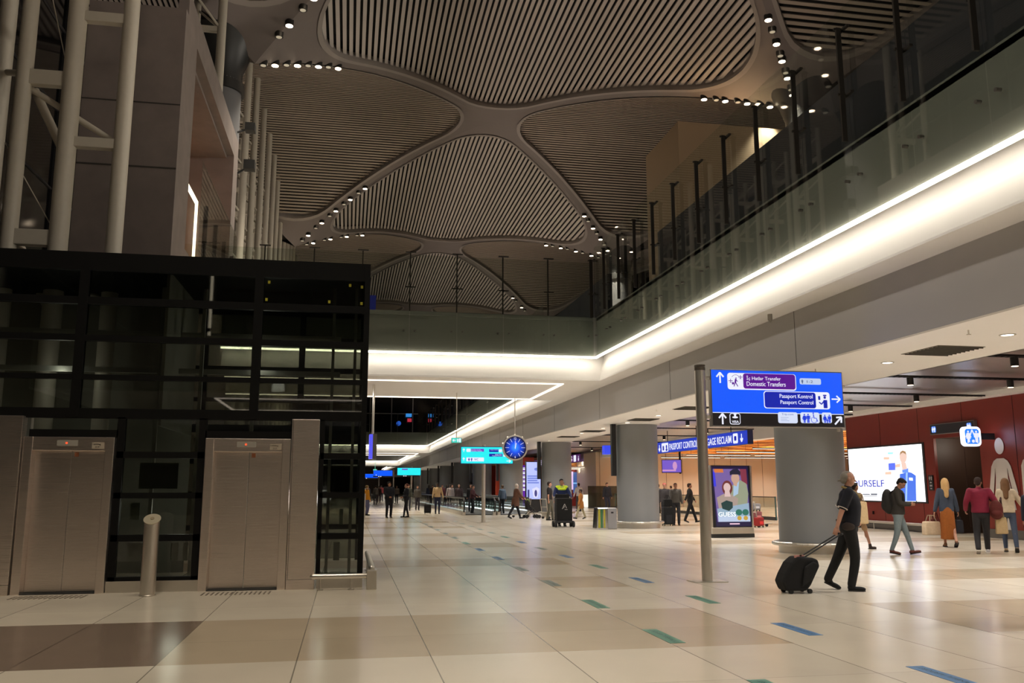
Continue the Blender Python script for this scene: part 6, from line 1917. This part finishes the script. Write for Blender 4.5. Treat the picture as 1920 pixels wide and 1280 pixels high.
g10, J = quick('man in dark navy jacket beyond the child in ochre', 16.8, 56, 190, 1.9, top=('jacket', (18, 18, 30)), bottom=('trousers', (20, 24, 44)), feet=STAND)
# pair standing in the hall
g11, J = quick('man in dark navy suit standing with hands folded, left of centre', 2.2, 47.9, 195, 1.9, build=1.25, top=('jacket', (16, 18, 30)), bottom=('trousers', (16, 16, 24)), feet=STAND, hands=((-.06, .2, 1.02), (.06, .2, 1.02)), skin='tan', hair=('short', (30, 24, 24)), head=(-40, 0), detail=1, vox=.016, elbows=((-1, -.4, 0), (1, -.4, 0)))
g12, J = quick('red-haired woman in dark clothes with crossed legs facing the man in navy', 3.15, 48.3, 110, 1.80, build=.95, top=('sweater', (20, 22, 34)), bottom=('jeans', (20, 20, 32)), feet=((.05, .1, 0, 0), (-.03, -.12, 0, 0)), hands=((-.12, .22, 1.05), (.14, .2, 1.05)), female=True, hair=('bun', (92, 44, 30)), detail=1, vox=.016)
g13, J = quick('dark-skinned man in beige waistcoat and jeans with a black cabin case', 5.45, 54.3, 180, 1.88, build=1.1, top=('shirt', (200, 170, 130)), bottom=('jeans', (28, 34, 62)), feet=STAND, skin='dark', hair=('short', (14, 12, 12)), hands=((-.34, .05, .88), (.3, .1, .85)), detail=1, vox=.016)
suitcase('black cabin case beside the man in beige waistcoat', (4.85, 54.2, 0), 0, (14, 14, 18), .42, .5, .24)
g14, J = quick('person in yellow jacket with black shoulder bag next to the lift box', 1.12, 51.9, -60, 1.72, top=('jacket', (190, 130, 16)), bottom=('jeans', (90, 92, 130)), feet=STAND, female=True, hair=('short', (110, 90, 50)), hands=((-.2, .2, .95), (.26, .05, .9)))
tote('small black shoulder bag on the person in yellow', (1.5, 51.7, .95), 20, (12, 12, 16), .3, .22, .12, 'handbag')
g15, J = quick('man with blue-grey top at the entry of the moving walkways', 9.2, 52.6, 30, 1.74, top=('jacket', (66, 82, 100)), bottom=('trousers', (20, 20, 26)), feet=STAND, skin='tan', hair=('short', (90, 70, 50)))
g16, J = quick('man in maroon sweater leaning on the walkway handrail', 7.5, 53.6, -110, 1.74, build=1.2, top=('sweater', (60, 18, 26)), bottom=('trousers', (20, 20, 24)), feet=STAND, hands=((-.3, .35, 1.05), (.3, .3, 1.05)), lean=.1, hair=('short', (40, 26, 22)), detail=1, vox=.018)
walkers = [('woman in patterned dark top on the moving walkway behind the beige waistcoat', 7.3, 58.5, (54, 40, 44), 'long', 'fair'), ('man in black coat bending over the walkway handrail', 7.9, 57, (22, 22, 28), 'short', 'fair'),
           ('man in striped pale top behind the beige waistcoat', 6.9, 60, (150, 140, 140), 'short', 'tan'), ('person in dark green jacket on the moving walkway', 7.5, 64, (24, 36, 34), 'short', 'fair'),
           ('person in dark red jacket on the moving walkway', 7.4, 70, (72, 24, 30), 'short', 'tan'), ('person in black on the moving walkway behind the red jacket', 8.0, 72, (22, 20, 24), 'long', 'fair'),
           ('person in brown coat farther along the moving walkway', 7.5, 79, (60, 44, 36), 'short', 'fair'), ('person in navy farther along the moving walkway', 7.8, 86, (26, 30, 50), 'long', 'tan')]
for i, (lab, x, y, rgb, hk, sk) in enumerate(walkers):
    g, J = quick(lab, x, y, (180, 170, 10, 190, 175, 20, 180, 0)[i], 1.76, top=('jacket', rgb), bottom=('trousers', (26, 26, 34)), feet=STAND, hair=(hk, (44, 32, 26)), skin=sk, vox=.022, lean=(.05, .25, 0, 0, 0, .05, 0, 0)[i])
    g.location.z = .05
flush()
far = [('far-off person in black coat left of the man in navy', 1.6, 72, (20, 20, 26)), ('far-off person in green jacket near the lift box', 1.0, 80, (40, 52, 46)), ('far-off person in grey seen between others', 2.6, 84, (90, 88, 86)),
       ('far-off person in olive coat right of the woman in dark clothes', 4.2, 62, (50, 52, 44)), ('far-off taller person in olive-grey coat beside her', 4.9, 63, (64, 60, 54)), ('far-off person in dark brown at the hall centre', 3.2, 92, (48, 34, 30)),
       ('far-off person in white top near the blue signs', 2.1, 98, (170, 168, 165)), ('far-off person in red top near the blue signs', 3.9, 104, (120, 40, 40)), ('far-off person in navy under the blue signs', 1.4, 108, (24, 28, 48)),
       ('far-off person with pale bag beyond the red-haired woman', 4.9, 90, (100, 92, 86)), ('far-off dark figure nearest the vanishing point', 2.6, 122, (28, 26, 28)), ('far-off brown figure at the end of the hall', 4.6, 128, (70, 50, 40))]
for i, (lab, x, y, rgb) in enumerate(far):
    g, J = quick(lab, x, y, (180, 0, 20, 175, 190, 0)[i % 6], 1.72 + .03 * (i % 4), top=('jacket', rgb), bottom=('trousers', (24 + 6 * (i % 3), 24, 34)), feet=WALK if i % 2 else STAND, hair=('short' if i % 3 else 'long', (44, 32, 26)), vox=.03)
hall = [('man in light blue shirt seen from behind at the passport hall entrance', 19.2, 52.9, 20, (160, 172, 180), (54, 58, 44), 'short', 'fair', 1.8), ('woman in pale pink with dark backpack beyond the light blue shirt', 21.6, 57, 10, (190, 160, 160), (80, 60, 60), 'short', 'fair', 1.7),
        ('fair man in pale yellow t-shirt in the passport hall', 23.3, 48.9, 200, (226, 200, 140), (80, 84, 90), 'short', 'fair', 1.86), ('woman with dark hair and ochre bag in the passport hall', 26.5, 51, 30, (190, 170, 150), (60, 60, 70), 'short', 'fair', 1.72),
        ('man with blue bundle and dark hair in the passport hall', 27.8, 52, 190, (150, 110, 80), (60, 56, 60), 'short', 'tan', 1.9), ('person in peach top at the right end of the passport hall view', 30.2, 54, 170, (200, 130, 90), (60, 50, 50), 'long', 'fair', 1.8),
        ('person in black by the first column edge in the passport hall', 31.6, 54, 160, (24, 24, 26), (30, 30, 34), 'short', 'tan', 1.8)]
for lab, x, y, rz, rgb, rgb2, hk, sk, hh in hall:
    quick(lab, x, y, rz, hh, top=('shirt', rgb), bottom=('trousers', rgb2), feet=STAND, hair=(hk, (60, 40, 28)), skin=sk, vox=.022)
kid, J = quick('person in black stooping over a loaded trolley right of the kiosk', 16.3, 34.6, 150, 1.5, top=('jacket', (16, 14, 18)), bottom=('trousers', (60, 30, 34)), feet=STAND, lean=.35, hair=('short', (20, 16, 16)))
trolley('luggage trolley loaded with pink bags right of the kiosk', (16.55, 33.9, 0), 20)
suitcase('red suitcase lying at the front of the loaded trolley', (16.35, 33.4, 0), 30, (150, 34, 34), .42, .34, .24, False)
suitcase('dusty pink bag stacked on the loaded trolley', (16.5, 33.95, .2), 20, (150, 90, 92), .44, .36, .3, False)
suitcase('pale grey bag on top of the pink bag', (16.5, 34.0, .62), 10, (140, 140, 145), .4, .26, .28, False)
tote('ochre shoulder bag of the dark-haired woman in the passport hall', (26.35, 50.8, .95), 10, (190, 140, 40), .36, .3, .14, 'handbag')
flush()
for o in bpy.data.objects:
    if '_s' in o: del o['_s']
    if o.parent is None and o.type in ('MESH', 'EMPTY') and 'label' not in o and 'kind' not in o:
        o['kind'] = 'structure'
